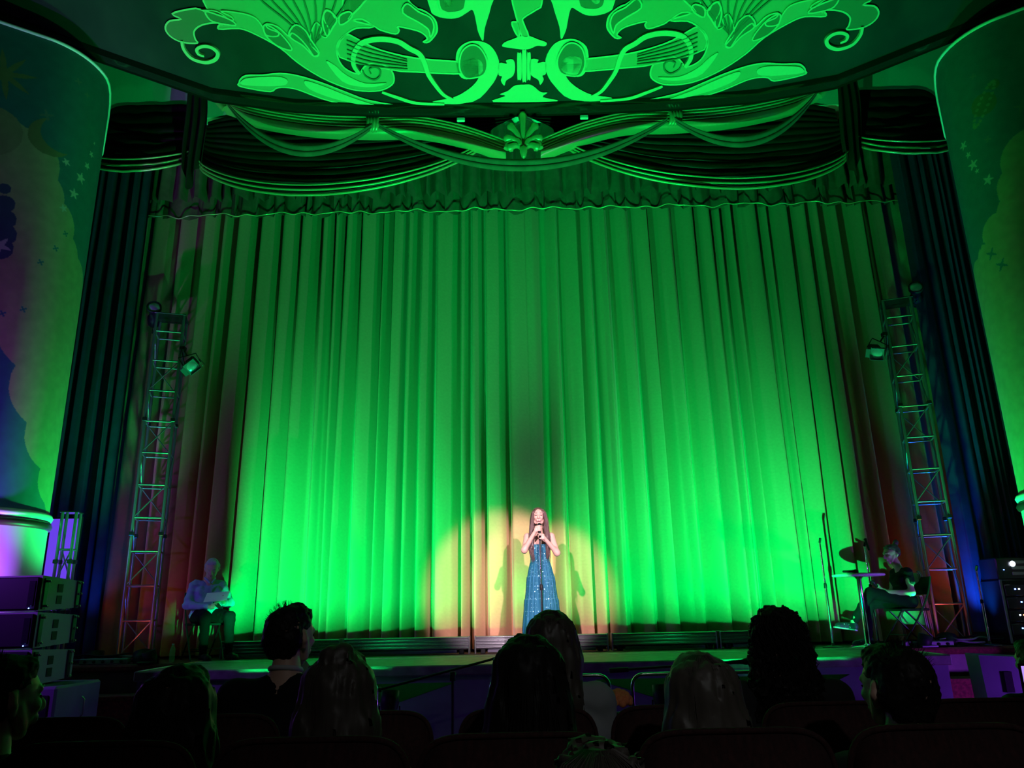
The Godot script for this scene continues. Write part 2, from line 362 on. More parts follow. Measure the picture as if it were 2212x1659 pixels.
func materials() -> void:
	M.clear()
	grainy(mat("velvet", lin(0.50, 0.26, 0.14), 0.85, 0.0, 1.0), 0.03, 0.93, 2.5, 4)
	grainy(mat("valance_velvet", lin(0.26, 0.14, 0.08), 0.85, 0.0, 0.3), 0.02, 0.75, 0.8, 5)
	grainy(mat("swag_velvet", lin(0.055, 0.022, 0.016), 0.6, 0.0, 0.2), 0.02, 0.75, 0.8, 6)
	grainy(mat("side_drape", lin(0.03, 0.035, 0.10), 0.85, 0.0, 0.1), 0.02, 0.8, 0.8, 7)
	mat("cream", lin(0.80, 0.74, 0.34), 0.7)
	mat("mid", lin(0.52, 0.46, 0.20), 0.75)
	mat("ochre", lin(0.23, 0.21, 0.09), 0.8)
	grainy(mat("mural_ground", lin(0.034, 0.03, 0.02), 0.8), 0.01, 0.6, 0.5, 8)
	mat("plaster", lin(0.84, 0.82, 0.62), 0.7)
	mat("gilt", lin(0.62, 0.50, 0.22), 0.28, 0.35)
	mat("cornice", lin(0.02, 0.018, 0.014), 0.12)
	mat("cornice_dull", lin(0.03, 0.025, 0.018), 0.5)
	grainy(mat("hall", lin(0.05, 0.04, 0.03), 0.85), 0.01, 0.7, 0.3, 9)
	grainy(mat("carpet", lin(0.06, 0.012, 0.014), 0.95), 0.05, 0.5, 1.5, 10)
	grainy(mat("red_carpet", lin(0.24, 0.03, 0.035), 0.95), 0.05, 0.6, 1.5, 11)
	grainy(mat("deck", lin(0.19, 0.17, 0.15), 0.55), 0.03, 0.7, 0.7, 12)
	grainy(mat("stage_boards", lin(0.14, 0.06, 0.045), 0.5), 0.03, 0.7, 0.7, 13)
	grainy(mat("fascia", lin(0.16, 0.15, 0.2), 0.45), 0.01, 0.85, 0.7, 14)
	mat("tape", lin(0.8, 0.78, 0.7), 0.6)
	mat("tape_orange", lin(0.75, 0.28, 0.12), 0.6)
	mat("black", lin(0.012, 0.012, 0.013), 0.5)
	mat("black_gloss", lin(0.014, 0.014, 0.016), 0.18)
	mat("black_cloth", lin(0.012, 0.012, 0.014), 0.9, 0.0, 0.1)
	mat("dark_metal", lin(0.05, 0.05, 0.055), 0.3, 0.8)
	mat("aluminium", lin(0.26, 0.27, 0.28), 0.35, 0.75)
	mat("chrome", lin(0.75, 0.75, 0.78), 0.12, 1.0)
	mat("batten_metal", lin(0.45, 0.45, 0.5), 0.25, 0.85)
	mat("grey_plastic", lin(0.16, 0.17, 0.17), 0.5)
	mat("white_plastic", lin(0.75, 0.75, 0.72), 0.4)
	mat("paper", lin(0.85, 0.86, 0.84), 0.8)
	grainy(mat("seat_cloth", lin(0.07, 0.016, 0.016), 0.9, 0.0, 0.1), 0.08, 0.5, 3.0, 15)
	mat("wood_dark", lin(0.05, 0.025, 0.015), 0.4)
	glow("led_blue", Color(0.35, 0.5, 1.0), 14.0)
	glow("led_white", Color(0.9, 0.95, 1.0), 8.0)
	glow("led_orange", Color(1.0, 0.6, 0.35), 7.0)
	glow("screen_violet", Color(0.75, 0.6, 1.0), 1.0)
	glow("screen_green", Color(0.25, 0.6, 0.3), 0.5)
	for q in ["black", "black_cloth", "fascia"]: M[q].metallic_specular = 0.3
	var g := mat("lens", lin(0.5, 0.55, 0.55), 0.1, 0.3)
	g.clearcoat_enabled = true
	var w := mat("bottle_plastic", Color(0.85, 0.95, 0.95, 0.22), 0.08)
	w.transparency = BaseMaterial3D.TRANSPARENCY_ALPHA
	var gl := mat("glass", Color(0.6, 0.65, 0.65, 0.3), 0.05)
	gl.transparency = BaseMaterial3D.TRANSPARENCY_ALPHA

const GREEN := Color(0.0, 1.0, 0.2)
# every lit lamp of the place: floor wash lights in the pit, balcony spots, violet and blue floor pars
func lamp_can(called: String, label: String, at: Vector3, to: Vector3, c: Color, e: float, cone: float, soft: float, r := 0.11, shine := 1.5, group := "") -> Node3D:
	var t := thing(called, label, "stage light", at, 0.0, group)
	var d := (to - at).normalized()
	var xf := along(Vector3.ZERO, d)
	var st := new_st(true)
	lathe(st, [Vector2(0, -0.26), Vector2(r * 0.55, -0.25), Vector2(r * 0.75, -0.2), Vector2(r, -0.1), Vector2(r, 0.0), Vector2(r * 0.93, 0.0), Vector2(r * 0.9, -0.03)], 20, xf)
	part(t, "housing", st, M.black)
	st = new_st()
	lathe(st, [Vector2(0, -0.018), Vector2(r * 0.9, -0.018), Vector2(r * 0.9, -0.03), Vector2(0, -0.03)], 20, xf, false)
	var gm := glow("lamp_glow_" + String(t.name), c.linear_to_srgb(), shine)
	part(t, "lens", st, gm)
	st = new_st(true)
	var side: Vector3 = xf.basis.x
	tube(st, [side * r * 1.08 - d * 0.12, side * r * 1.15 + Vector3(0, -r * 1.1, 0) - d * 0.12, -side * r * 1.15 + Vector3(0, -r * 1.1, 0) - d * 0.12, -side * r * 1.08 - d * 0.12], 0.009, 6)
	part(t, "yoke", st, M.dark_metal)
	spot(t, at + d * 0.005, to, c.linear_to_srgb(), e, cone, soft, r * 0.8)
	return t

func stage_lights() -> void:
	# four green wash lights stand on the floor before the stage and shine up over its edge
	var pit := [[-2.4, -2.7, 96.0, -1.0, -4.22, -0.35], [-1.42, -1.4, 42.0, 0.0], [0.95, 1.2, 42.0, 0.0], [2.16, 2.5, 92.0, 1.0, 4.5, 0.35]]
	var words := ["green wash light with barn door behind the suited man", "green wash light on a stand between the suited man and the stage", "green wash light on a stand at the stage front under a boom", "green wash light with barn door behind the curly-haired woman"]
	for k in 4:
		var at := Vector3(pit[k][0], 0.87, -7.2)
		var to := Vector3(pit[k][1], 1.3, -11.0) if pit[k][3] != 0.0 else Vector3(pit[k][1], 9.2, -8.9)
		var t := lamp_can("wash_light", words[k], at, to, GREEN, pit[k][2], 52.0 if pit[k][3] != 0.0 else 46.0, 1.0, 0.08, 1.0, "green wash lights before the stage")
		t.get_node("beam").light_size = 0.02
		var low := new_st()
		var dl := Vector3(0, 0.16, -1.08).normalized() * 0.25
		var dn := Vector3(0, -0.09, 0.0)
		quad(low, dn + Vector3(-0.09, 0, 0), dl + Vector3(-0.55, 0, 0), dl + Vector3(0.55, 0, 0), dn + Vector3(0.09, 0, 0))
		quad(low, dn + Vector3(0.09, -0.003, 0), dl + Vector3(0.55, -0.003, 0), dl + Vector3(-0.55, -0.003, 0), dn + Vector3(-0.09, -0.003, 0))
		part(t, "barn_door", low, M.black)
		if pit[k][3] != 0.0:
			# barn doors: their far edges lie on the lines from the lamp to the ends of the bright cloth
			for e in [[pit[k][4], 1.0], [pit[k][5], -1.0]]:
				var dh := (Vector3(e[0], 0, -11.1) - Vector3(at.x, 0, at.z)).normalized()
				var b := (dh * cos(0.85) + Vector3.UP * sin(0.85)).normalized()
				var nm := dh.cross(Vector3.UP).normalized()
				var w := b.cross(nm).normalized()
				var out := nm * (1.0 if nm.x * pit[k][3] * e[1] > 0 else -1.0)
				var sd := new_st()
				var near := out * 0.085
				var far := b * 0.40
				var q := [near - w * 0.10, near + w * 0.10, far + w * 0.26, far - w * 0.26]
				quad(sd, q[0], q[1], q[2], q[3])
				quad(sd, q[3] + out * 0.003, q[2] + out * 0.003, q[1] + out * 0.003, q[0] + out * 0.003)
				part(t, "barn_door", sd, M.black)
		var st := new_st(true)
		var fl := -0.87 + floor_y(-7.2)
		bar(st, Vector3(0, -0.16, 0.06), Vector3(0, fl + 0.28, 0.06), 0.016)
		part(t, "stand", st, M.black)
		for a in 3:
			st = new_st(true)
			var q := TAU * a / 3.0 + 0.4
			bar(st, Vector3(0, fl + 0.34, 0.06), Vector3(cos(q) * 0.26, fl + 0.012, 0.06 + sin(q) * 0.26), 0.011, 6)
			part(t, "leg", st, M.black)
	var mid := lamp_can("wash_light", "small green wash light on the stage behind the singer's gown", Vector3(0.02, 1.14, -10.18), Vector3(0.0, 6.2, -11.1), GREEN, 6.0, 56.0, 1.0, 0.06, 1.0, "green wash lights before the stage")
	var ms := new_st()
	box(ms, Vector3(-0.08, -0.157, -0.06), Vector3(0.08, -0.13, 0.08), Transform3D.IDENTITY, 0.005)
	part(mid, "foot", ms, M.dark_metal)
	# two white spots on the balcony front, behind and above the camera
	var pink := Color(1.0, 0.72, 0.84)
	var s1 := lamp_can("balcony_spot", "white spotlight on the balcony front, right of the aisle", Vector3(3.62, 6.25, 4.3), Vector3(-0.5, 1.80, -11.05), pink, 330.0, 3.75, 0.25, 0.14, 4.0, "balcony spotlights")
	var s2 := lamp_can("balcony_spot", "white spotlight on the balcony front, left of the aisle", Vector3(-3.75, 6.6, 4.3), Vector3(0.05, 1.76, -11.05), pink, 330.0, 3.5, 0.25, 0.14, 4.0, "balcony spotlights")
	for s in [s1, s2]:
		var st := new_st()
		box(st, Vector3(-0.03, -0.42, -0.03), Vector3(0.03, -0.16, 0.03))
		part(s, "mount", st, M.dark_metal)
	# green pars at both ends of the stage shine outwards on the painted walls
	for s: float in [-1.0, 1.0]:
		var gp := lamp_can("floor_par", "green par lamp on the %s end of the stage, turned to the wall" % ("right" if s > 0 else "left"), Vector3(CX + s * 4.72, 1.13, -9.84), Vector3(CX + s * 5.95, 5.6, -9.0), GREEN, 19.0, 38.0, 1.0, 0.08, 0.6)
		ms = new_st()
		box(ms, Vector3(-0.1, -0.147, -0.07), Vector3(0.1, -0.12, 0.07), Transform3D.IDENTITY, 0.005)
		part(gp, "foot", ms, M.dark_metal)
	# a dim white downlight over the stalls, behind the camera
	lamp_can("stalls_downlight", "dim white downlight under the balcony behind the camera", Vector3(1.6, 5.6, 4.05), Vector3(0.1, 1.25, -3.1), Color(0.95, 1.0, 1.0), 3.0, 13.0, 1.0, 0.1, 1.0)
	# violet pars at the foot of both side walls, blue and red ones in the wings
	var violet := Color(0.30, 0.05, 1.0)
	lamp_can("floor_par", "violet par lamp at the foot of the left wall", Vector3(-6.15, 1.2, -7.7), Vector3(-6.35, 3.2, -8.75), violet, 18.0, 55.0, 1.0)
	lamp_can("floor_par", "violet par lamp at the foot of the right wall", Vector3(6.4, 0.45, -7.4), Vector3(3.4, 0.7, -8.6), violet, 9.0, 60.0, 1.0)
	lamp_can("floor_par", "violet par lamp low beside the left speaker stack", Vector3(-6.3, 2.35, -6.3), Vector3(-3.2, 1.2, -9.2), violet, 4.0, 55.0, 1.0)
	lamp_can("floor_par", "blue par lamp behind the equipment rack", Vector3(5.60, 1.12, -10.28), Vector3(5.95, 4.6, -10.65), Color(0.0, 0.12, 1.0), 7.0, 38.0, 1.0)
	lamp_can("floor_par", "blue par lamp behind the speaker stack", Vector3(-5.62, 1.12, -10.2), Vector3(-6.0, 4.6, -10.65), Color(0.0, 0.12, 1.0), 1.5, 38.0, 1.0)
	lamp_can("floor_par", "red par lamp on the stage floor by the right tower", Vector3(5.05, 1.1, -10.1), Vector3(5.7, 3.6, -11.1), Color(1.0, 0.10, 0.08), 0.45, 50.0, 1.0)
	lamp_can("floor_par", "red par lamp on the stage floor by the left tower", Vector3(-4.95, 1.1, -10.05), Vector3(-5.8, 3.6, -11.1), Color(1.0, 0.10, 0.08), 0.3, 50.0, 1.0)

# ---------------------------------------------------------------- the room
func floor_y(z: float) -> float:
	# the stalls floor drops towards the stage
	if z > 0.2: return 0.32
	if z > -6.0: return 0.32 + (z - 0.2) / 6.2 * 0.32
	return 0.0
func wall_point(s: float, side: float) -> Vector3:
	# plan of a side wall: a round corner by the stage, then a splayed stretch to the hall
	var c := Vector2(-6.72, -9.1)
	var r := 0.8
	var a := s / r - PI / 2.0
	var p := Vector2.ZERO
	var lim := deg_to_rad(60)
	if a <= lim: p = c + Vector2(cos(a), sin(a)) * r
	else: p = c + Vector2(cos(lim), sin(lim)) * r + Vector2(-sin(lim), cos(lim)) * (s - r * (lim + PI / 2.0))
	if side > 0: p.x = 2.0 * CX - p.x
	return Vector3(p.x, 0, p.y)
func paint_disc(im: Image, c: Vector2, r: float, col: Color) -> void:
	# c and r in metres; the picture is 4.4 m by 7 m, 100 pixels a metre, starting at height 2.5
	var x0 := maxi(0, int((c.x - r) * 100))
	var x1 := mini(439, int((c.x + r) * 100))
	var y0 := maxi(0, int((9.5 - c.y - r) * 100))
	var y1 := mini(699, int((9.5 - c.y + r) * 100))
	for y in range(y0, y1 + 1):
		for x in range(x0, x1 + 1):
			if Vector2(x * 0.01 - c.x, 9.5 - y * 0.01 - c.y).length() < r: im.set_pixel(x, y, col)
func paint_star(im: Image, c: Vector2, r: float, tips: int, inner: float, turn: float, col: Color) -> void:
	for y in range(maxi(0, int((9.5 - c.y - r) * 100)), mini(699, int((9.5 - c.y + r) * 100)) + 1):
		for x in range(maxi(0, int((c.x - r) * 100)), mini(439, int((c.x + r) * 100)) + 1):
			var v := Vector2(x * 0.01 - c.x, 9.5 - y * 0.01 - c.y)
			var a := fposmod(v.angle() + turn, TAU / tips) / (TAU / tips)
			var k := absf(a - 0.5) * 2.0
			if v.length() < r * lerpf(inner, 1.0, pow(k, 1.6)): im.set_pixel(x, y, col)
func wall_picture(side: float) -> ImageTexture:
	var im := Image.create(440, 700, true, Image.FORMAT_RGB8)
	var sky := lin(0.035, 0.17, 0.15)
	var cloud := lin(0.44, 0.36, 0.16)
	var cloud_fold := lin(0.34, 0.27, 0.12)
	var pale := lin(0.5, 0.5, 0.35)
	var deep := lin(0.05, 0.07, 0.11)
	im.fill(sky)
	if side < 0:
		for q in [[2.55, 6.9, 0.72], [2.2, 7.0, 0.5], [1.98, 6.62, 0.4], [1.75, 6.3, 0.38], [1.62, 5.9, 0.42], [2.4, 6.1, 0.7], [1.9, 5.5, 0.62], [1.35, 5.55, 0.5], [1.1, 5.0, 0.55], [1.5, 4.9, 0.6], [2.2, 5.2, 0.5], [0.9, 4.3, 0.55], [1.35, 4.2, 0.52], [0.95, 3.6, 0.5], [1.2, 3.65, 0.42], [0.8, 3.1, 0.42], [1.05, 3.15, 0.3], [2.9, 6.3, 0.8], [3.4, 6.9, 0.8], [3.2, 5.6, 0.6]]:
			paint_disc(im, Vector2(q[0], q[1]), q[2], cloud)
		for q in [[2.5, 7.35, 0.34], [2.75, 7.1, 0.3]]: paint_disc(im, Vector2(q[0], q[1]), q[2], cloud_fold)
		for q in [[2.2, 6.2, 0.13], [2.19, 6.0, 0.15], [2.22, 6.4, 0.11], [2.25, 6.6, 0.07], [2.2, 5.82, 0.15]]: paint_disc(im, Vector2(q[0], q[1]), q[2], deep)
		paint_star(im, Vector2(2.2, 5.85), 0.13, 5, 0.4, 0.3, pale)
		paint_star(im, Vector2(2.47, 8.17), 0.36, 8, 0.25, 0.2, lin(0.22, 0.22, 0.07))
		paint_disc(im, Vector2(1.86, 7.46), 0.26, lin(0.22, 0.2, 0.07))
		paint_disc(im, Vector2(1.75, 7.54), 0.24, sky)
		for q in [[1.24, 7.74, 0.03], [1.27, 7.55, 0.055], [1.32, 7.34, 0.06], [1.4, 7.11, 0.085], [1.47, 6.84, 0.08], [1.58, 6.57, 0.06], [1.64, 7.21, 0.06]]:
			paint_star(im, Vector2(q[0], q[1]), q[2], 5, 0.38, 0.4 + q[0] * 3.0, pale)
		for q in [[1.65, 8.43, 0.06], [1.5, 8.32, 0.055], [1.95, 7.75, 0.09]]: paint_star(im, Vector2(q[0], q[1]), q[2], 4, 0.25, 0.3, lin(0.14, 0.2, 0.14))
		for q in [[1.5, 6.25], [1.6, 6.0], [1.75, 5.75], [1.85, 5.1], [2.05, 5.0]]: paint_star(im, Vector2(q[0], q[1]), 0.05, 4, 0.3, 0.6, sky)
	else:
		for q in [[2.2, 6.75, 0.45], [2.0, 6.45, 0.35], [1.95, 6.1, 0.38], [1.6, 5.95, 0.28], [1.5, 5.6, 0.4], [1.3, 5.3, 0.42], [2.1, 5.4, 0.6], [1.5, 4.8, 0.6], [0.95, 4.9, 0.5], [0.9, 4.2, 0.6], [1.5, 4.0, 0.6], [0.9, 3.4, 0.5], [1.4, 3.2, 0.5], [0.9, 2.7, 0.4], [2.3, 4.6, 0.6], [2.8, 6.2, 0.7], [1.1, 5.5, 0.3]]:
			paint_disc(im, Vector2(q[0], q[1]), q[2], cloud)
		paint_disc(im, Vector2(1.72, 7.74), 0.16, lin(0.16, 0.17, 0.06))
		paint_disc(im, Vector2(1.88, 7.95), 0.07, lin(0.16, 0.17, 0.06))
		for k in 24:
			var a := TAU * k / 24.0
			paint_disc(im, Vector2(1.72, 7.74) + Vector2(0.30 * cos(a), 0.06 * sin(a)).rotated(1.0), 0.022, lin(0.26, 0.28, 0.12))
		for q in [[1.33, 7.36, 0.075], [1.38, 7.19, 0.05], [1.42, 7.02, 0.085], [1.46, 6.9, 0.04], [1.58, 6.7, 0.08]]:
			paint_star(im, Vector2(q[0], q[1]), q[2], 5, 0.38, 0.4 + q[0] * 3.0, pale)
		for q in [[1.67, 8.2, 0.06], [1.68, 7.24, 0.06], [2.11, 7.51, 0.1]]: paint_star(im, Vector2(q[0], q[1]), q[2], 4, 0.25, 0.3, lin(0.14, 0.2, 0.14))
		for q in [[1.28, 5.95], [1.41, 5.74], [1.52, 5.54]]: paint_star(im, Vector2(q[0], q[1]), 0.085, 4, 0.25, 0.5, sky)
	var nz := FastNoiseLite.new()
	nz.frequency = 0.05
	nz.fractal_octaves = 4
	for y in 700:
		for x in 440:
			im.set_pixel(x, y, im.get_pixel(x, y) * (0.93 + 0.07 * nz.get_noise_2d(x, y)))
	im.generate_mipmaps()
	return ImageTexture.create_from_image(im)
func wall_sheet(side: float, s0: float, s1: float, ylo: Callable, yhi: Callable, off: float) -> SurfaceTool:
	var st := new_st(true)
	var n := 48
	var rows := 14
	for i in n:
		for j in rows:
			var q := []
			for e in [[0, 0], [0, 1], [1, 1], [1, 0]]:
				var s := lerpf(s0, s1, float(i + e[0]) / n)
				var y := lerpf(ylo.call(s), yhi.call(s), float(j + e[1]) / rows)
				var p := wall_point(s, side)
				var d := (wall_point(s + 0.01, side) - p).normalized()
				var nrm := d.cross(Vector3.UP) * (1.0 if side > 0 else -1.0)
				q.append([p + Vector3(0, y, 0) + nrm * off, Vector2(s / 4.4, (9.5 - y) / 7.0)])
			for k in [0, 1, 2, 0, 2, 3]:
				st.set_uv(q[k][1])
				st.add_vertex(q[k][0])
	return st
func build_shell() -> void:
	var st := new_st()
	var zs := [7.0, 0.2, -2.0, -4.0, -6.0, -8.3]
	for k in zs.size() - 1:
		var a := floor_y(zs[k])
		var b := floor_y(zs[k + 1])
		quad(st, Vector3(-10.5, a, zs[k]), Vector3(-10.5, b, zs[k + 1]), Vector3(10.5, b, zs[k + 1]), Vector3(10.5, a, zs[k]))
		quad(st, Vector3(10.5, a - 0.3, zs[k]), Vector3(10.5, b - 0.3, zs[k + 1]), Vector3(-10.5, b - 0.3, zs[k + 1]), Vector3(-10.5, a - 0.3, zs[k]))
	box(st, Vector3(-10.5, -0.3, -12.3), Vector3(10.5, 0.0, -8.3))
	structure("floor", st, M.carpet, "dark carpeted stalls floor sloping to the stage")
	# the stage with its broad apron, and the raised thrust in front
	st = new_st()
	box(st, Vector3(-7.2, 0.02, -12.2), Vector3(7.1, STAGE - 0.02, -9.9))
	var stage := structure("floor_stage", st, M.stage_boards, "dark reddish stage floor before the curtain")
	st = new_st()
	box(st, Vector3(-7.2, STAGE - 0.10, -9.9), Vector3(-4.2, STAGE - 0.02, -9.78), Transform3D.IDENTITY, 0.02)
	part(stage, "nosing", st, M.red_carpet, "red carpeted stage edge")
	st = new_st()
	box(st, Vector3(4.1, STAGE - 0.10, -9.9), Vector3(7.1, STAGE - 0.02, -9.78), Transform3D.IDENTITY, 0.02)
	part(stage, "nosing", st, M.red_carpet, "red carpeted stage edge")
	for sx: float in [-1.0, 1.0]:
		for k in 2:
			st = new_st()
			var x0 := CX + sx * 4.25
			var x1 := CX + sx * 6.3
			var top := 0.66 - k * 0.33
			box(st, Vector3(minf(x0, x1), 0.003, -9.78), Vector3(maxf(x0, x1), top, -9.45 + k * 0.33), Transform3D.IDENTITY, 0.015)
			var step := structure(numbered("step"), st, M.red_carpet, "red carpeted step up to the stage on the %s of the thrust" % ("right" if sx > 0 else "left"))
			st = new_st()
			box(st, Vector3(minf(x0, x1), top - 0.05, -9.45 + k * 0.33), Vector3(maxf(x0, x1), top, -9.435 + k * 0.33), Transform3D.IDENTITY, 0.006)
			part(step, "nosing", st, M.red_carpet)
	st = new_st()
	var dk := [Vector3(-4.16, 0, -9.9), Vector3(4.04, 0, -9.9), Vector3(4.12, 0, -8.3), Vector3(-4.2, 0, -8.3)]
	box(st, Vector3(-4.2, STAGE - 0.10, -9.9), Vector3(4.1, STAGE, -8.28), Transform3D.IDENTITY, 0.012)
	var thrust := structure("floor_thrust", st, M.deck, "grey thrust deck in front of the stage")
	st = new_st()
	box(st, Vector3(-4.19, 0.03, -9.9), Vector3(4.09, STAGE - 0.10, -8.36))
	part(thrust, "skirt", st, M.fascia, "plain dark fascia below the deck edge")
	for s: float in [-1.0, 1.0]:
		st = new_st()
		var ex := -4.17 if s < 0 else 4.03
		box(st, Vector3(ex, STAGE, -9.0), Vector3(ex + 0.04, STAGE + 0.004, -8.3))
		part(thrust, "edge_tape", st, M.tape)
		st = new_st()
		box(st, Vector3(ex, STAGE, -9.9), Vector3(ex + 0.04, STAGE + 0.004, -9.0))
		part(thrust, "edge_tape", st, M.tape_orange)
	st = new_st()
	box(st, Vector3(-4.1, STAGE, -9.6), Vector3(4.0, STAGE + 0.003, -9.57))
	part(thrust, "edge_tape", st, M.tape)
	# dark walls that close the hall and the stage house
	st = new_st()
	box(st, Vector3(-7.3, 0, -12.5), Vector3(7.2, 13.0, -12.2))
	structure("wall_stage_back", st, M.hall, "black wall behind the curtain")
	for s: float in [-1.0, 1.0]:
		st = new_st()
		box(st, Vector3(minf(s * 7.2, s * 7.5), 0, -12.5), Vector3(maxf(s * 7.2, s * 7.5), 13.0, -9.2))
		structure("wall_wing_right" if s > 0 else "wall_wing_left", st, M.hall, "black wall of the stage wing")
		st = new_st()
		box(st, Vector3(minf(s * 10.4, s * 10.7), 0, -8.0), Vector3(maxf(s * 10.4, s * 10.7), 13.0, 7.2))
		structure("wall_hall_right" if s > 0 else "wall_hall_left", st, M.hall, "dark side wall of the hall")
		# the painted splay wall with its rounded upper corner
		var side: float = s
		var m := mat("wall_paint_%d" % int(s), Color.WHITE, 0.7)
		m.albedo_texture = wall_picture(s)
		var topf := func(q: float) -> float:
			var e := clampf((q - 0.7) / 0.55, 0.0, 1.0)
			return 7.9 + sqrt(1.0 - pow(1.0 - e, 2.0)) * 0.92 + maxf(0.0, q - 1.25) * 0.06
		var w := structure("wall_right" if s > 0 else "wall_left", wall_sheet(side, 0.0, 4.4, func(_q: float) -> float: return 2.68, topf, 0.0), m, "painted splay wall with clouds, stars and %s" % ("a ringed planet" if s > 0 else "a crescent moon"))
		part(w, "backing", wall_sheet(side, 0.0, 4.4, func(_q: float) -> float: return 0.0, topf, -0.12), M.hall)
		st = wall_sheet(side, 0.0, 4.4, func(_q: float) -> float: return 0.0, func(_q: float) -> float: return 2.6, 0.01)
		part(w, "dado", st, M.plaster, "cream dado below the painting")
		var pth := []
		var pth2 := []
		var edge := []
		for k in 45:
			var p := wall_point(k * 0.1, side)
			pth.append(p + Vector3(0, 2.70, 0))
			pth2.append(p + Vector3(0, 2.60, 0))
			edge.append(p + Vector3(0, topf.call(k * 0.1), 0))
		st = new_st(true)
		tube(st, pth, 0.05, 8)
		part(w, "upper_rail", st, M.plaster)
		st = new_st(true)
		tube(st, pth2, 0.055, 8)
		part(w, "lower_rail", st, M.wood_dark)
		st = new_st(true)
		tube(st, edge, 0.025, 6)
		part(w, "rim", st, M.plaster)
	st = new_st()
	box(st, Vector3(-10.6, 0.2, 7.0), Vector3(10.6, 13.0, 7.3))
	structure("wall_hall_back", st, M.hall, "dark back wall of the hall")
	st = new_st()
	box(st, Vector3(-10.4, 5.1, 4.2), Vector3(10.4, 5.9, 7.0))
	structure("wall_balcony_front", st, M.hall, "dark balcony behind the camera")
	# pale frieze above the curtain, lit from below
	st = new_st()
	box(st, Vector3(-7.2, 9.08, -11.5), Vector3(7.1, 12.2, -10.47))
	structure("wall_frieze", st, M.plaster, "pale plaster frieze above the swags")

# ---------------------------------------------------------------- ceiling with its painted scrollwork
const CK := 0.45
const EDGE := [[-9.6, -7.3], [-7.0, -8.43], [-6.0, -8.87], [-4.55, -9.46], [-3.4, -9.64], [-2.2, -9.72], [-1.0, -9.75], [0.0, -9.76], [1.0, -9.75], [2.2, -9.72], [3.4, -9.64], [4.5, -9.46], [5.9, -8.87], [6.9, -8.43], [9.5, -7.3]]
func ceil_y(z: float) -> float:
	return 8.75 + CK * (minf(z, -4.5) + 9.7)
func ribbon(st: SurfaceTool, path: Array, width: Array, o: Vector3, ux: Vector3, uy: Vector3, depth: Vector3) -> void:
	var l := []
	var r := []
	for k in path.size():
		var d: Vector2 = (path[mini(k + 1, path.size() - 1)] - path[maxi(k - 1, 0)]).normalized().orthogonal() * width[k] / 2.0
		l.append(o + ux * (path[k].x + d.x) + uy * (path[k].y + d.y))
		r.append(o + ux * (path[k].x - d.x) + uy * (path[k].y - d.y))
	for k in path.size() - 1:
		quad(st, l[k], l[k + 1], r[k + 1], r[k])
		quad(st, l[k] + depth, l[k + 1] + depth, l[k + 1], l[k])
		quad(st, r[k], r[k + 1], r[k + 1] + depth, r[k] + depth)
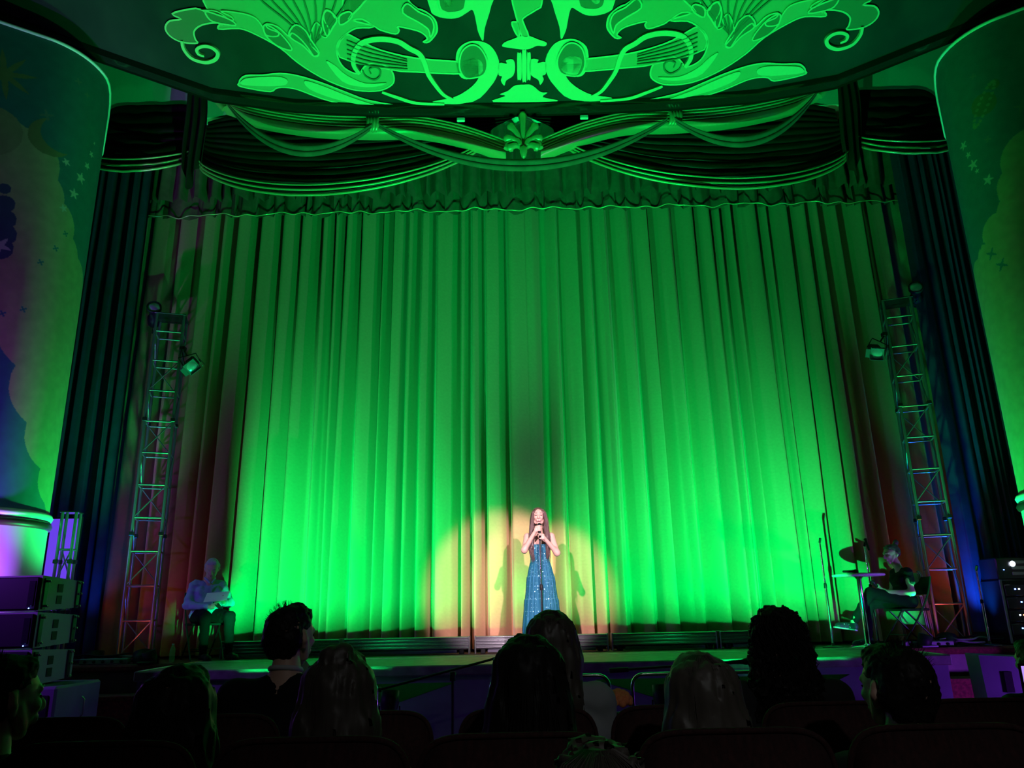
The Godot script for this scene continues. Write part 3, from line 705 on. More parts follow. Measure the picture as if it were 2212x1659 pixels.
func build_ceiling() -> void:
	var st := new_st()
	var up := Vector3(0, 0.3, 0)
	for k in EDGE.size() - 1:
		var p := Vector3(EDGE[k][0], ceil_y(EDGE[k][1]), EDGE[k][1])
		var q := Vector3(EDGE[k + 1][0], ceil_y(EDGE[k + 1][1]), EDGE[k + 1][1])
		var p2 := Vector3(EDGE[k][0], ceil_y(-4.5), -4.5)
		var q2 := Vector3(EDGE[k + 1][0], ceil_y(-4.5), -4.5)
		quad(st, p, q, q2, p2)
		quad(st, p2 + up, q2 + up, q + up, p + up)
		quad(st, p + up, q + up, q, p)
	box(st, Vector3(-10.6, ceil_y(-4.5), -4.5), Vector3(10.6, ceil_y(-4.5) + 0.3, 7.2))
	var c := structure("ceiling", st, M.mural_ground, "dark sloping ceiling painted with scrolls and leaves")
	# stage-house ceiling beyond the edge
	st = new_st()
	box(st, Vector3(-10.6, 12.2, -12.4), Vector3(10.6, 12.5, -4.5))
	structure("ceiling_stage", st, M.hall, "dark ceiling over the stage")
	# scrollwork in low relief
	var uy := Vector3(0, CK, 1).normalized()
	var nrm := Vector3(0, -1, CK).normalized()
	var o := Vector3(CX, ceil_y(-9.7), -9.7)
	for e in MURAL:
		for s in ([1.0, -1.0] if e[2] == 1 else [1.0]):
			var pts := []
			for v in e[5]: pts.append(Vector2(v.x * s, v.y))
			st = new_st()
			if e[3] == 3:
				var path := smooth_path(pts, 5)
				var w := []
				for k in path.size(): w.append(e[4] * (0.55 + 0.45 * sin(PI * clampf(float(k) / (path.size() - 1) * 0.9 + 0.1, 0.0, 1.0))))
				ribbon(st, path, w, o + nrm * 0.045, Vector3.RIGHT, uy, -nrm * 0.045)
				part(c, e[0], st, M[e[1]])
				continue
			var out := smooth_path(pts, 3, true)
			var poly := PackedVector2Array(out)
			var h: float = 0.02 * e[3]
			slab(st, poly, o + nrm * h, Vector3.RIGHT, uy, -nrm * h)
			var leaf := part(c, e[0], st, M[e[1]])
			# a fine pale line round each painted shape
			if e[3] == 1 and e[1] != "cream" or e[1] == "ochre":
				out.append(out[0])
				st = new_st()
				var w := []
				for k in out.size(): w.append(0.022)
				ribbon(st, out, w, o + nrm * (h + 0.006), Vector3.RIGHT, uy, -nrm * 0.006)
				part(leaf, "outline", st, M.cream)
	# cornice: glossy fascia under the edge, then dull mouldings stepping back
	var prof := [Vector2(0, 0), Vector2(0.0, -0.10), Vector2(0.14, -0.115), Vector2(0.14, -0.15)]
	for k in prof.size() - 1:
		st = new_st()
		for i in EDGE.size() - 1:
			var q := []
			for e in [[i, k], [i + 1, k], [i + 1, k + 1], [i, k + 1]]:
				var a: Array = EDGE[e[0]]
				var pr: Vector2 = prof[e[1]]
				var y := ceil_y(a[1])
				q.append(Vector3(a[0], y + pr.y, a[1] - pr.x))
			quad(st, q[0], q[1], q[2], q[3])
		part(c, "cornice_band", st, M.cornice if k in [0, 1] else M.cornice_dull)
	# small pale brackets on the soffit
	for s: float in [-1.0, 1.0]:
		st = new_st()
		box(st, Vector3(CX + s * 0.92 - 0.06, ceil_y(-9.75) - 0.21, -9.93), Vector3(CX + s * 0.92 + 0.06, ceil_y(-9.75) - 0.15, -9.88), Transform3D.IDENTITY, 0.01)
		part(c, "soffit_bracket", st, M.plaster)

# ---------------------------------------------------------------- main curtain
func fold_line(x0: float, x1: float, wmin: float, wmax: float, deep: Callable, sd: int, mid := -99.0) -> Array:
	# pleats as [x, depth, lean]: a crisp front edge on the outer side, a slope back to the middle of the stage
	var r := RandomNumberGenerator.new()
	r.seed = sd
	var out := []
	var x := x0
	while x < x1:
		var d: float = deep.call(x)
		var w := r.randf_range(wmin, wmax)
		var lean := r.randf_range(-0.06, 0.06)
		var hi := d * r.randf_range(0.5, 1.0)
		var lo := d * r.randf_range(-1.0, -0.5)
		var steep := r.randf_range(0.06, 0.22)
		if mid < -50.0: steep = r.randf_range(0.35, 0.6)
		if x < mid or (mid < -50.0 and r.randf() < 0.5):
			out.append([x, hi, lean])
			if r.randf() < 0.4: out.append([x + w * 0.45, lerpf(hi, lo, r.randf_range(0.15, 0.4)), lean])
			out.append([x + w * (1.0 - steep), lo, lean])
		else:
			out.append([x, lo, lean])
			if r.randf() < 0.4: out.append([x + w * 0.5, lerpf(hi, lo, r.randf_range(0.15, 0.4)), lean])
			out.append([x + w * (1.0 - steep), hi, lean])
		x += w
	while out.size() > 1 and out[out.size() - 1][0] > x1 - 0.02: out.pop_back()
	out.append([x1, 0.0, 0.0])
	return out
func hang(st: SurfaceTool, folds: Array, ylo: Callable, yhi: float, z: float, rows: int, per: int, bottom := 1.0, fine := 0.0, sharp := 1.6, top := 1.0) -> void:
	# cloth in pleats; ridges and valleys keep their places from top to hem and spread a little downwards
	st.set_smooth_group(0)
	var nz := FastNoiseLite.new()
	nz.frequency = 0.6
	var g := []
	for j in rows + 1:
		var v := float(j) / rows          # 0 top, 1 hem
		var row := PackedVector3Array()
		for k in folds.size() - 1:
			var a: Array = folds[k]
			var b: Array = folds[k + 1]
			for s in per:
				var t := float(s) / per
				var e := t
				# pleats with a crisp front edge and a soft flank
				if a[1] > b[1]: e = pow(t, sharp)
				else: e = 1.0 - pow(1.0 - t, sharp)
				var x := lerpf(a[0] + a[2] * v, b[0] + b[2] * v, t)
				var d := lerpf(a[1], b[1], e) * lerpf(top, bottom, v)
				d += sin(x * 34.0 + a[0] * 9.0) * fine * (1.0 - v) * (1.0 - v)
				d += nz.get_noise_2d(x * 3.0, v * 4.0) * 0.02
				row.append(Vector3(x, lerpf(yhi, ylo.call(x), v), z + d))
		g.append(row)
	for j in rows:
		for i in g[j].size() - 1:
			quad(st, g[j][i], g[j][i + 1], g[j + 1][i + 1], g[j + 1][i])
func build_curtain() -> void:
	var t := thing("stage_curtain", "tall pleated gold velvet stage curtain lit green", "curtain", Vector3.ZERO)
	var deep := func(x: float) -> float:
		var e := absf(x - CX)
		return lerpf(0.18, 0.28, smoothstep(4.1, 4.6, e))
	for s: float in [-1.0, 1.0]:
		var st := new_st(true)
		var f := fold_line(-6.9 if s < 0 else CX - 0.05, CX + 0.05 if s < 0 else 6.8, 0.15, 0.42, deep, 11 + int(s), CX)
		hang(st, f, func(_x: float) -> float: return STAGE + 0.015, 9.06, -11.1 - 0.03 * s, 26, 7, 1.2, 0.008, 1.5, 0.72)
		part(t, "curtain_panel", st, M.velvet)
	# drapes that mask the gap between the curtain and the side walls
	for s: float in [-1.0, 1.0]:
		var st := new_st(true)
		var a := CX + s * 5.75
		var b := CX + s * 6.75
		var f := fold_line(minf(a, b), maxf(a, b), 0.07, 0.17, func(_x: float) -> float: return 0.06, 31 + int(s))
		hang(st, f, func(_x: float) -> float: return STAGE + 0.0, 9.0, -10.55, 16, 7, 1.2)
		var d := thing("side_drape", "narrow blue velvet drape beside the %s painted wall" % ("right" if s > 0 else "left"), "drape", Vector3.ZERO, 0.0, "side drapes")
		part(d, "cloth", st, M.side_drape)
func build_valances() -> void:
	# straight valance in two tiers with wavy hems
	var hem := func(x: float, lo: float) -> float:
		return lo + 0.018 * sin(x * 6.1) + 0.014 * sin(x * 14.3 + 1.0) + 0.012 * absf(sin(x * 2.3))
	var t := thing("valance", "two-tier gathered valance above the curtain", "valance", Vector3.ZERO)
	var f := fold_line(-6.45, 6.33, 0.10, 0.26, func(_x: float) -> float: return 0.06, 51)
	var st := new_st(true)
	hang(st, f, func(x: float) -> float: return hem.call(x, 7.53), 8.9, -10.86, 10, 6, 1.0)
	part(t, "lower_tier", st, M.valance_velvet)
	st = new_st(true)
	var pth := []
	for k in 260:
		var x := -6.45 + k * 12.78 / 259.0
		pth.append(Vector3(x, hem.call(x, 7.525), -10.78 + 0.02 * sin(x * 21.0)))
	tube(st, pth, 0.011, 5)
	part(t, "hem_piping", st, M.gilt)
	f = fold_line(-6.45, 6.33, 0.09, 0.28, func(_x: float) -> float: return 0.10, 57)
	st = new_st(true)
	hang(st, f, func(x: float) -> float: return hem.call(x * 1.3 + 2.0, 7.74), 9.0, -10.68, 12, 6, 1.0)
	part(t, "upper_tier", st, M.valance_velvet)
	# four swags of gathered velvet: two wide, two at the sides
	var big := [[-5.02, -0.62, "wide"], [-0.62 + 1.0, 4.9, "wide"]]
	make_swag("broad dark velvet swag on the left, below the gilded moulding", -5.0, -0.55, 8.12, 8.50, 9.15, 0.82, 0)
	make_swag("broad dark velvet swag on the right, below the gilded moulding", 0.43, 4.88, 8.50, 8.05, 9.15, 0.82, 1)
	make_swag("small dark velvet swag between the left wall and the tail", -6.65, -5.15, 8.22, 8.25, 9.35, 0.30, 2)
	make_swag("small dark velvet swag between the right wall and the tail", 5.08, 6.5, 8.25, 8.2, 9.35, 0.27, 3)
	# tails hanging between the swags
	for s: float in [-1.0, 1.0]:
		var d := thing("drape_tail", "narrow dark velvet tail hanging at the %s end of the moulding" % ("right" if s > 0 else "left"), "drape", Vector3.ZERO, 0.0, "drape tails")
		st = new_st(true)
		var cx := CX + s * 5.03
		sheet(st, 24, 16, func(u: float, v: float) -> Vector3:
			var w := lerpf(0.14, 0.17, sin(v * PI))
			var y := lerpf(9.5, lerpf(8.05, 7.62, clampf(1.0 - absf(u - 0.45) * 2.4, 0.0, 1.0)), v)
			return Vector3(cx + (u - 0.5) * 2.0 * w + 0.02 * sin(v * 5.0) - s * 0.03 * v, y, -10.12 + 0.05 * sin(u * 19.0) * (0.5 + v) - 0.10 * v))
		part(d, "cloth", st, M.swag_velvet)
		# gilded hand-shaped shell at the moulding's end
		var sh := thing("shell_ornament", "gilded fluted shell holding the %s end of the moulding" % ("right" if s > 0 else "left"), "ornament", Vector3(CX + s * 4.62, 9.05, -9.93), 0.0, "gilded shells")
		for k in 5:
			st = new_st(true)
			var a := -0.55 + k * 0.27
			var pts := []
			var rad := []
			for q in 9:
				var e := q / 8.0
				pts.append(Vector3(s * (0.34 - 0.5 * e) , 0.24 - 0.36 * e + sin(a) * 0.22 * e, 0.06 * sin(e * PI) + cos(a) * 0.05))
				rad.append(0.015 + 0.028 * e + (0.012 if q > 6 else 0.0))
			tube(st, pts, rad, 7)
			part(sh, "flute", st, M.gilt)
	moulding()
func make_swag(label: String, x0: float, x1: float, y0: float, y1: float, ytop: float, sag: float, sd: int) -> void:
	var t := thing("swag", label, "drape", Vector3.ZERO, 0.0, "velvet swags")
	var st := new_st(true)
	var nz := FastNoiseLite.new()
	nz.seed = sd
	nz.frequency = 1.5
	var small := x1 - x0 < 2.0
	var nf := 6.0 if small else 11.0
	var shape := func(u: float, v: float) -> Vector3:
		# v = 0 top edge, 1 lowest fold; folds gather towards both ends
		var ends := 4.0 * u * (1.0 - u)
		var low := lerpf(y0, y1, u) - sag * pow(ends, 0.75)
		var high := lerpf(ytop, lerpf(y0, y1, u) + 0.25, pow(absf(u - 0.5) * 2.0, 6.0) * 0.2) - 0.03 * ends
		var y := lerpf(high, low, v)
		var w := v * nf + 0.25 * nz.get_noise_2d(u * 2.0, v * 2.0)
		var fold := 0.5 + 0.5 * sin(w * TAU)
		var amp := (0.025 + 0.05 * v * v) * (0.35 + 0.65 * ends)
		var z := -10.455 + 0.29 * v * (0.4 + 0.6 * ends) + amp * pow(fold, 0.7)
		var a := x0
		var b := x1
		var meet := 1.0 - smoothstep(0.0, 0.75, v)
		if sd == 0: b = lerpf(x1, CX, meet)
		if sd == 1: a = lerpf(x0, CX, meet)
		return Vector3(lerpf(a, b, u), y - 0.02 * fold * v, z)
	sheet(st, 56 if not small else 30, 132 if not small else 72, shape)
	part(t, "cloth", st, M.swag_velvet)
	# rolled hem cords along the lowest folds
	for k in 3:
		st = new_st(true)
		var pth := []
		for i in 49:
			var u := i / 48.0
			var p: Vector3 = shape.call(u, 1.0 - 0.045 * k * (1.0 if not small else 1.5))
			pth.append(p + Vector3(0, -0.012, 0.035 + 0.028 * k))
		tube(st, pth, 0.020 - 0.003 * k, 7)
		part(t, "hem_roll", st, M.gilt)
func moulding() -> void:
	# the gilded wing-shaped moulding: ribs above, a broad flat band below
	var wing := [Vector2(-4.62, 9.02), Vector2(-4.04, 8.80), Vector2(-3.19, 8.63), Vector2(-2.35, 8.57), Vector2(-1.65, 8.56), Vector2(-0.96, 8.39), Vector2(-0.32, 8.12)]
	for s: float in [-1.0, 1.0]:
		var t := thing("gilded_moulding", "gilded ribbed moulding sweeping from the centre leaf to the %s shell" % ("right" if s > 0 else "left"), "moulding", Vector3.ZERO, 0.0, "wings of the gilded moulding")
		var ctr := smooth_path(wing, 8)
		for k in 4:
			var st := new_st(true)
			var pth := []
			for q in ctr:
				var f := clampf((q.x + 4.62) / 0.4, 0.55, 1.0)
				var off := (0.085 - 0.034 * k) * f
				pth.append(Vector3(CX + s * absf(q.x - CX) if s > 0 else q.x, q.y + off, -10.02 + 0.026 * (3 - k)))
			tube(st, pth, 0.014, 7)
			part(t, "rib", st, M.gilt)
		var st := new_st(true)
		var rows := []
		for q in ctr:
			var x: float = CX + s * absf(q.x - CX) if s > 0 else q.x
			var f := clampf((q.x + 4.62) / 0.4, 0.55, 1.0)
			rows.append([Vector3(x, q.y + 0.10 * f, -9.970), Vector3(x, q.y - 0.03 * f, -10.045), Vector3(x, q.y - 0.045 * f, -10.020), Vector3(x, q.y - 0.06 * f, -10.020), Vector3(x, q.y - 0.125 * f, -10.080), Vector3(x, q.y - 0.13 * f, -10.220)])
		for k in rows.size() - 1:
			for j in 5: quad(st, rows[k][j], rows[k + 1][j], rows[k + 1][j + 1], rows[k][j + 1])
		part(t, "flat_band", st, M.gilt)
		# clasp where the garlands are gathered
		var cl := thing("clasp", "gilded knotted clasp on the %s wing of the moulding" % ("right" if s > 0 else "left"), "ornament", Vector3(CX + s * 2.28, 8.56, -9.98), 0.0, "moulding clasps")
		for k in 4:
			st = new_st(true)
			var pts := []
			for i in 13:
				var a := -0.6 + i / 12.0 * 4.0
				pts.append(Vector3(s * (k * 0.045 - 0.08) + 0.03 * sin(a), 0.11 * cos(a) , 0.06 * sin(a)))
			tube(st, pts, 0.03, 8)
			part(cl, "loop", st, M.gilt)
	# garlands: flat bands looped between shells, clasps and the centre
	var loops := [[Vector3(-4.5, 8.93, -9.93), Vector3(-2.3, 8.5, -9.93), 0.62, "left shell and left clasp"], [Vector3(-2.2, 8.5, -9.93), Vector3(2.1, 8.5, -9.93), 0.74, "two clasps"], [Vector3(2.2, 8.5, -9.93), Vector3(4.4, 8.93, -9.93), 0.62, "right clasp and right shell"]]
	for g in loops:
		var t := thing("garland", "fabric garland looped between the " + g[3], "garland", Vector3.ZERO, 0.0, "fabric garlands")
		for k in 2:
			var st := new_st(true)
			sheet(st, 40, 6, func(u: float, v: float) -> Vector3:
				var p: Vector3 = g[0].lerp(g[1], u)
				var ends := 4.0 * u * (1.0 - u)
				var w := 0.03 + 0.075 * ends
				return p + Vector3(0, -g[2] * ends - (v - 0.5) * w - k * (0.02 + 0.06 * ends), 0.04 * sin(v * PI) - k * 0.03 + 0.10 * ends))
			part(t, "band", st, M.valance_velvet)
	# centre acanthus
	var o := thing("acanthus_ornament", "gilded acanthus leaf where the two moulding wings meet", "ornament", Vector3(CX, 7.96, -9.97))
	o.scale = Vector3.ONE * 1.15
	for k in 7:
		var a := (k - 3) * 0.42
		var len_ := [0.20, 0.30, 0.40, 0.52, 0.40, 0.30, 0.20][k] as float
		var st := new_st(true)
		var pts := []
		var rad := []
		for i in 10:
			var e := i / 9.0
			pts.append(Vector3(sin(a * (0.5 + 0.6 * e)) * len_ * e, cos(a * (0.5 + 0.8 * e)) * len_ * e + 0.02, 0.05 + 0.09 * sin(e * 2.2)))
			rad.append(0.022 + 0.028 * e + (0.014 if i == 8 else 0.0) - (0.012 if i == 9 else 0.0))
		tube(st, pts, rad, 9)
		part(o, "leaf_lobe", st, M.gilt)
	for s: float in [-1.0, 1.0]:
		var st := new_st(true)
		var pts := []
		for i in 12:
			var a := PI * 0.9 * i / 11.0
			pts.append(Vector3(s * (0.13 - 0.09 * cos(a)), 0.02 + 0.12 * sin(a) - 0.08 * (i / 11.0 - 0.5), 0.13))
		tube(st, pts, 0.04, 8)
		part(o, "scroll", st, M.gilt)
	var st := new_st(true)
	lathe(st, [Vector2(0, -0.16), Vector2(0.03, -0.13), Vector2(0.05, -0.06), Vector2(0.045, 0.0), Vector2(0, 0.05)], 12, turned(Vector3(0, 0.02, 0.14)))
	part(o, "drop", st, M.gilt)

# ---------------------------------------------------------------- things on and before the stage
func truss_tower(label: String, at: Vector3, turn: float, height: float, w: float, group: String) -> Node3D:
	var t := thing("lighting_tower", label, "truss tower", at, turn, group)
	var h := w / 2.0
	var cs := [Vector3(-h, 0, -h), Vector3(h, 0, -h), Vector3(h, 0, h), Vector3(-h, 0, h)]
	var st := new_st()
	box(st, Vector3(-h - 0.04, 0, -h - 0.04), Vector3(h + 0.04, 0.02, h + 0.04), Transform3D.IDENTITY, 0.005)
	part(t, "base_plate", st, M.dark_metal)
	st = new_st(true)
	bar(st, Vector3(0, 0.02, 0), Vector3(0, height, 0), 0.02)
	var chord: Mesh
	st.generate_normals()
	chord = st.commit()
	for c in cs:
		var o := part(t, "chord", chord, M.aluminium)
		o.position = c
	st = new_st(true)
	bar(st, Vector3(-h, 0, 0), Vector3(h, 0, 0), 0.0125, 6)
	st.generate_normals()
	var rung := st.commit()
	var dy := 0.44
	st = new_st(true)
	bar(st, Vector3(-h, 0, 0), Vector3(h, dy, 0), 0.009, 6)
	st.generate_normals()
	var brace := st.commit()
	var n := int((height - 0.1) / dy)
	for k in n + 1:
		for f in 4:
			var o := part(t, "rung", rung, M.aluminium)
			o.transform = Transform3D(Basis(Vector3.UP, f * PI / 2.0), Vector3(0, 0.06 + k * dy, 0)) * Transform3D(Basis.IDENTITY, Vector3(0, 0, h))
			if k < n and (k + f) % 2 == 0:
				var b := part(t, "brace", brace, M.aluminium)
				b.transform = Transform3D(Basis(Vector3.UP, f * PI / 2.0), Vector3(0, 0.06 + k * dy, 0)) * Transform3D(Basis.IDENTITY, Vector3(0, 0, h))
	# bolted joints between the three lengths
	for y in [height * 0.34, height * 0.67]:
		for c in cs:
			st = new_st()
			box(st, c + Vector3(-0.03, y - 0.025, -0.03), c + Vector3(0.03, y + 0.025, 0.03), Transform3D.IDENTITY, 0.006)
			part(t, "joint_plate", st, M.dark_metal)
	st = new_st()
	box(st, Vector3(-h - 0.03, height, -h - 0.03), Vector3(h + 0.03, height + 0.015, h + 0.03), Transform3D.IDENTITY, 0.004)
	part(t, "top_plate", st, M.dark_metal)
	return t
func profile_lamp(label: String, at: Vector3, to: Vector3, hook: Vector3, square: bool) -> Node3D:
	# an unlit theatre lantern: tapered body, lens, yoke and clamp
	var t := thing("tower_lantern", label, "stage light", at, 0.0, "lanterns on the towers")
	var d := (to - at).normalized()
	var xf := along(Vector3.ZERO, d)
	var st := new_st(true)
	if square:
		var sq := xf * Transform3D(Basis(Vector3.UP, 0.4), Vector3.ZERO)
		box(st, Vector3(-0.075, -0.30, -0.075), Vector3(0.075, -0.02, 0.075), sq, 0.02)
		part(t, "body", st, M.black)
		st = new_st()
		box(st, Vector3(-0.09, -0.02, -0.09), Vector3(0.09, 0.0, 0.09), sq, 0.005)
		box(st, Vector3(-0.085, 0.0, -0.085), Vector3(0.085, 0.05, -0.08), sq)
		box(st, Vector3(-0.085, 0.0, 0.08), Vector3(0.085, 0.05, 0.085), sq)
		part(t, "colour_frame", st, M.grey_plastic)
		for s: float in [-1.0, 1.0]:
			st = new_st()
			box(st, Vector3(s * 0.09, -0.01, -0.06), Vector3(s * 0.15, 0.0, 0.06), sq, 0.002)
			part(t, "barn_door", st, M.aluminium)
		st = new_st(true)
		lathe(st, [Vector2(0.068, 0.001), Vector2(0.05, 0.012), Vector2(0, 0.018)], 16, xf)
		part(t, "lens", st, M.lens)
	else:
		lathe(st, [Vector2(0, -0.46), Vector2(0.07, -0.45), Vector2(0.09, -0.42), Vector2(0.09, -0.28), Vector2(0.065, -0.25), Vector2(0.065, -0.08), Vector2(0.10, -0.05), Vector2(0.10, 0.0), Vector2(0.09, 0.0), Vector2(0.085, -0.02)], 18, xf)
		part(t, "body", st, M.black)
		st = new_st(true)
		lathe(st, [Vector2(0.086, -0.02), Vector2(0.06, -0.002), Vector2(0, 0.006)], 18, xf)
		part(t, "lens", st, M.lens)
	st = new_st(true)
	var mid := -d * 0.18
	var sd := xf.basis.x * 0.115
	var top := (hook - at)
	tube(st, [mid + sd, mid + sd * 1.05 + (top - mid) * 0.55, mid - sd * 1.05 + (top - mid) * 0.55, mid - sd], 0.008, 6)
	bar(st, mid + (top - mid) * 0.55, top, 0.012, 6)
	part(t, "yoke", st, M.dark_metal)
	st = new_st()
	box(st, top - Vector3(0.04, 0.03, 0.04), top + Vector3(0.04, 0.03, 0.04), Transform3D.IDENTITY, 0.008)
	part(t, "clamp", st, M.dark_metal)
	st = new_st(true)
	tube(st, smooth_path([-d * 0.4 if not square else -d * 0.3, -d * 0.45 + Vector3(0, -0.16, 0.03), (top + mid) * 0.5 + Vector3(0.02, -0.2, 0.05), top + Vector3(0, -0.02, 0.05)], 5), 0.006, 5)
	part(t, "cable", st, M.black)
	return t
func batten(x0: float, x1: float, label: String) -> void:
	var t := thing("footlight_batten", label, "stage light", Vector3((x0 + x1) / 2.0, STAGE - 0.02, -10.62), 0.0, "footlight battens at the curtain")
	var h := (x1 - x0) / 2.0
	var st := new_st()
	box(st, Vector3(-h, 0.055, -0.12), Vector3(h, 0.215, 0.05), Transform3D.IDENTITY, 0.01)
	part(t, "housing", st, M.batten_metal)
	for k in 4:
		st = new_st(true)
		var y := 0.075 + k * 0.042
		bar(st, Vector3(-h + 0.01, y, 0.05), Vector3(h - 0.01, y, 0.05), 0.013, 8)
		part(t, "rib", st, M.batten_metal)
	st = new_st()
	box(st, Vector3(-h + 0.16, 0.012, 0.0), Vector3(h - 0.16, 0.05, 0.075), Transform3D.IDENTITY, 0.006)
	part(t, "kick_panel", st, M.fascia)
	for s: float in [-1.0, 1.0]:
		st = new_st()
		box(st, Vector3(s * h - 0.008, 0.0, -0.13), Vector3(s * h + 0.008, 0.22, 0.07), Transform3D.IDENTITY, 0.003)
		part(t, "end_plate", st, M.aluminium)
		st = new_st()
		box(st, Vector3(s * (h - 0.1) - 0.03, 0.0, -0.1), Vector3(s * (h - 0.1) + 0.03, 0.055, 0.06), Transform3D.IDENTITY, 0.006)
		part(t, "foot", st, M.black)
func mic(st: SurfaceTool, xf: Transform3D) -> void:
	lathe(st, [Vector2(0, -0.17), Vector2(0.013, -0.168), Vector2(0.017, -0.02), Vector2(0.021, 0.0)], 12, xf)
func mic_head(st: SurfaceTool, xf: Transform3D) -> void:
	lathe(st, [Vector2(0.021, 0.0), Vector2(0.026, 0.012), Vector2(0.028, 0.03), Vector2(0.02, 0.05), Vector2(0, 0.056)], 12, xf)
func straight_stand(label: String, at: Vector3, h: float, holds: bool) -> Node3D:
	var t := thing("microphone_stand", label, "microphone stand", at)
	var st := new_st(true)
	lathe(st, [Vector2(0, 0), Vector2(0.13, 0.0), Vector2(0.13, 0.012), Vector2(0.10, 0.022), Vector2(0.02, 0.03), Vector2(0.016, 0.06)], 24)
	part(t, "round_base", st, M.dark_metal)
	st = new_st(true)
	bar(st, Vector3(0, 0.02, 0), Vector3(0, h * 0.58, 0), 0.016, 10)
	part(t, "lower_tube", st, M.chrome)
	st = new_st(true)
	bar(st, Vector3(0, h * 0.57, 0), Vector3(0, h, 0), 0.0115, 10)
	part(t, "upper_tube", st, M.chrome)
	st = new_st(true)
	lathe(st, [Vector2(0.0125, h * 0.55), Vector2(0.02, h * 0.56), Vector2(0.02, h * 0.6), Vector2(0.01, h * 0.61)], 10)
	part(t, "clutch", st, M.black)
	st = new_st(true)
	bar(st, Vector3(0, h, 0), Vector3(0, h + 0.05, 0.03), 0.016, 8)
	part(t, "microphone_clip", st, M.black)
	if holds:
		st = new_st(true)
		var xf := along(Vector3(0, h + 0.09, 0.05), Vector3(0, h + 0.2, 0.0))
		mic(st, xf)
		part(t, "microphone", st, M.black)
	return t
func boom_stand(label: String, at: Vector3, h: float, a: Vector3, b: Vector3) -> void:
	# tripod stand with a boom from a to b (relative to its foot)
	var t := thing("boom_stand", label, "microphone stand", at, 0.0, "boom stands before the stage")
	var st := new_st(true)
	bar(st, Vector3(0, 0.22, 0), Vector3(0, h, 0), 0.013, 8)
	part(t, "pole", st, M.black)
	for k in 3:
		st = new_st(true)
		var q := TAU * k / 3.0 + 0.3
		bar(st, Vector3(0, 0.25, 0), Vector3(cos(q) * 0.3, 0.01, sin(q) * 0.3), 0.009, 6)
		part(t, "leg", st, M.black)
	st = new_st(true)
	bar(st, a, b, 0.010, 8)
	part(t, "boom", st, M.black)
	st = new_st(true)
	var d := (b - a).normalized()
	bar(st, a, a + d * 0.16, 0.02, 8)
	part(t, "grip", st, M.black)
	st = new_st(true)
	lathe(st, [Vector2(0, -0.04), Vector2(0.025, -0.035), Vector2(0.025, 0.035), Vector2(0, 0.04)], 10, turned(Vector3(0, h, 0)))
	part(t, "clutch", st, M.black)
	st = new_st(true)
	mic_head(st, along(b, b + d))
	mic(st, along(b, b + d))
	part(t, "microphone", st, M.black)
func folding_chair(label: String, at: Vector3, turn: float, frame: Material, seat: Material, folded := false) -> Node3D:
	# faces -z before the turn
	var t := thing("folding_chair", label, "chair", at, turn, "folding chairs on the stage")
	var w := 0.20
	var st: SurfaceTool
	if folded:
		for s: float in [-1.0, 1.0]:
			st = new_st(true)
			tube(st, [Vector3(s * w, 0.01, 0.0), Vector3(s * w, 0.88, 0.02), Vector3(s * (w - 0.03), 0.92, 0.02)], 0.011, 7)
			part(t, "front_leg", st, frame)
			st = new_st(true)
			tube(st, [Vector3(s * (w - 0.03), 0.03, -0.04), Vector3(s * (w - 0.03), 0.6, -0.03)], 0.011, 7)
			part(t, "rear_leg", st, frame)
		st = new_st()
		box(st, Vector3(-w + 0.01, 0.68, 0.0), Vector3(w - 0.01, 0.9, 0.03), Transform3D.IDENTITY, 0.012)
		part(t, "backrest", st, seat)
		st = new_st()
		box(st, Vector3(-w + 0.03, 0.25, -0.035), Vector3(w - 0.03, 0.62, -0.005), Transform3D.IDENTITY, 0.012)
		part(t, "seat", st, seat)
	else:
		for s: float in [-1.0, 1.0]:
			st = new_st(true)
			tube(st, smooth_path([Vector3(s * w, 0.01, -0.26), Vector3(s * w, 0.42, 0.06), Vector3(s * w, 0.66, 0.20), Vector3(s * w, 0.84, 0.26)], 4), 0.011, 7)
			part(t, "front_leg", st, frame)
			st = new_st(true)
			tube(st, [Vector3(s * (w - 0.03), 0.01, 0.28), Vector3(s * (w - 0.03), 0.44, -0.14)], 0.011, 7)
			part(t, "rear_leg", st, frame)
		st = new_st()
		box(st, Vector3(-w + 0.005, 0.425, -0.2), Vector3(w - 0.005, 0.455, 0.19), Transform3D.IDENTITY, 0.012)
		part(t, "seat", st, seat)
		st = new_st(true)
		sheet(st, 10, 6, func(u: float, v: float) -> Vector3:
			var x := (u - 0.5) * 2.0 * w
			return Vector3(x, 0.62 + v * 0.22, 0.185 + v * 0.075 + 0.025 * (1.0 - pow(u * 2.0 - 1.0, 2.0))), Vector3(0, 0, 0.012))
		part(t, "backrest", st, seat)
		for z in [[-0.17, 0.14], [0.2, 0.1]]:
			st = new_st(true)
			bar(st, Vector3(-w + 0.01, z[1], z[0]), Vector3(w - 0.01, z[1], z[0]), 0.007, 6)
			part(t, "stretcher", st, frame)
	return t
func cable(called: String, label: String, pts: Array, r: float, m: Material) -> void:
	var st := new_st(true)
	tube(st, smooth_path(pts, 6), r, 6)
	var o := part(self, numbered(called), st, m)
	tag(o, label, "cable", "cables on the floor")
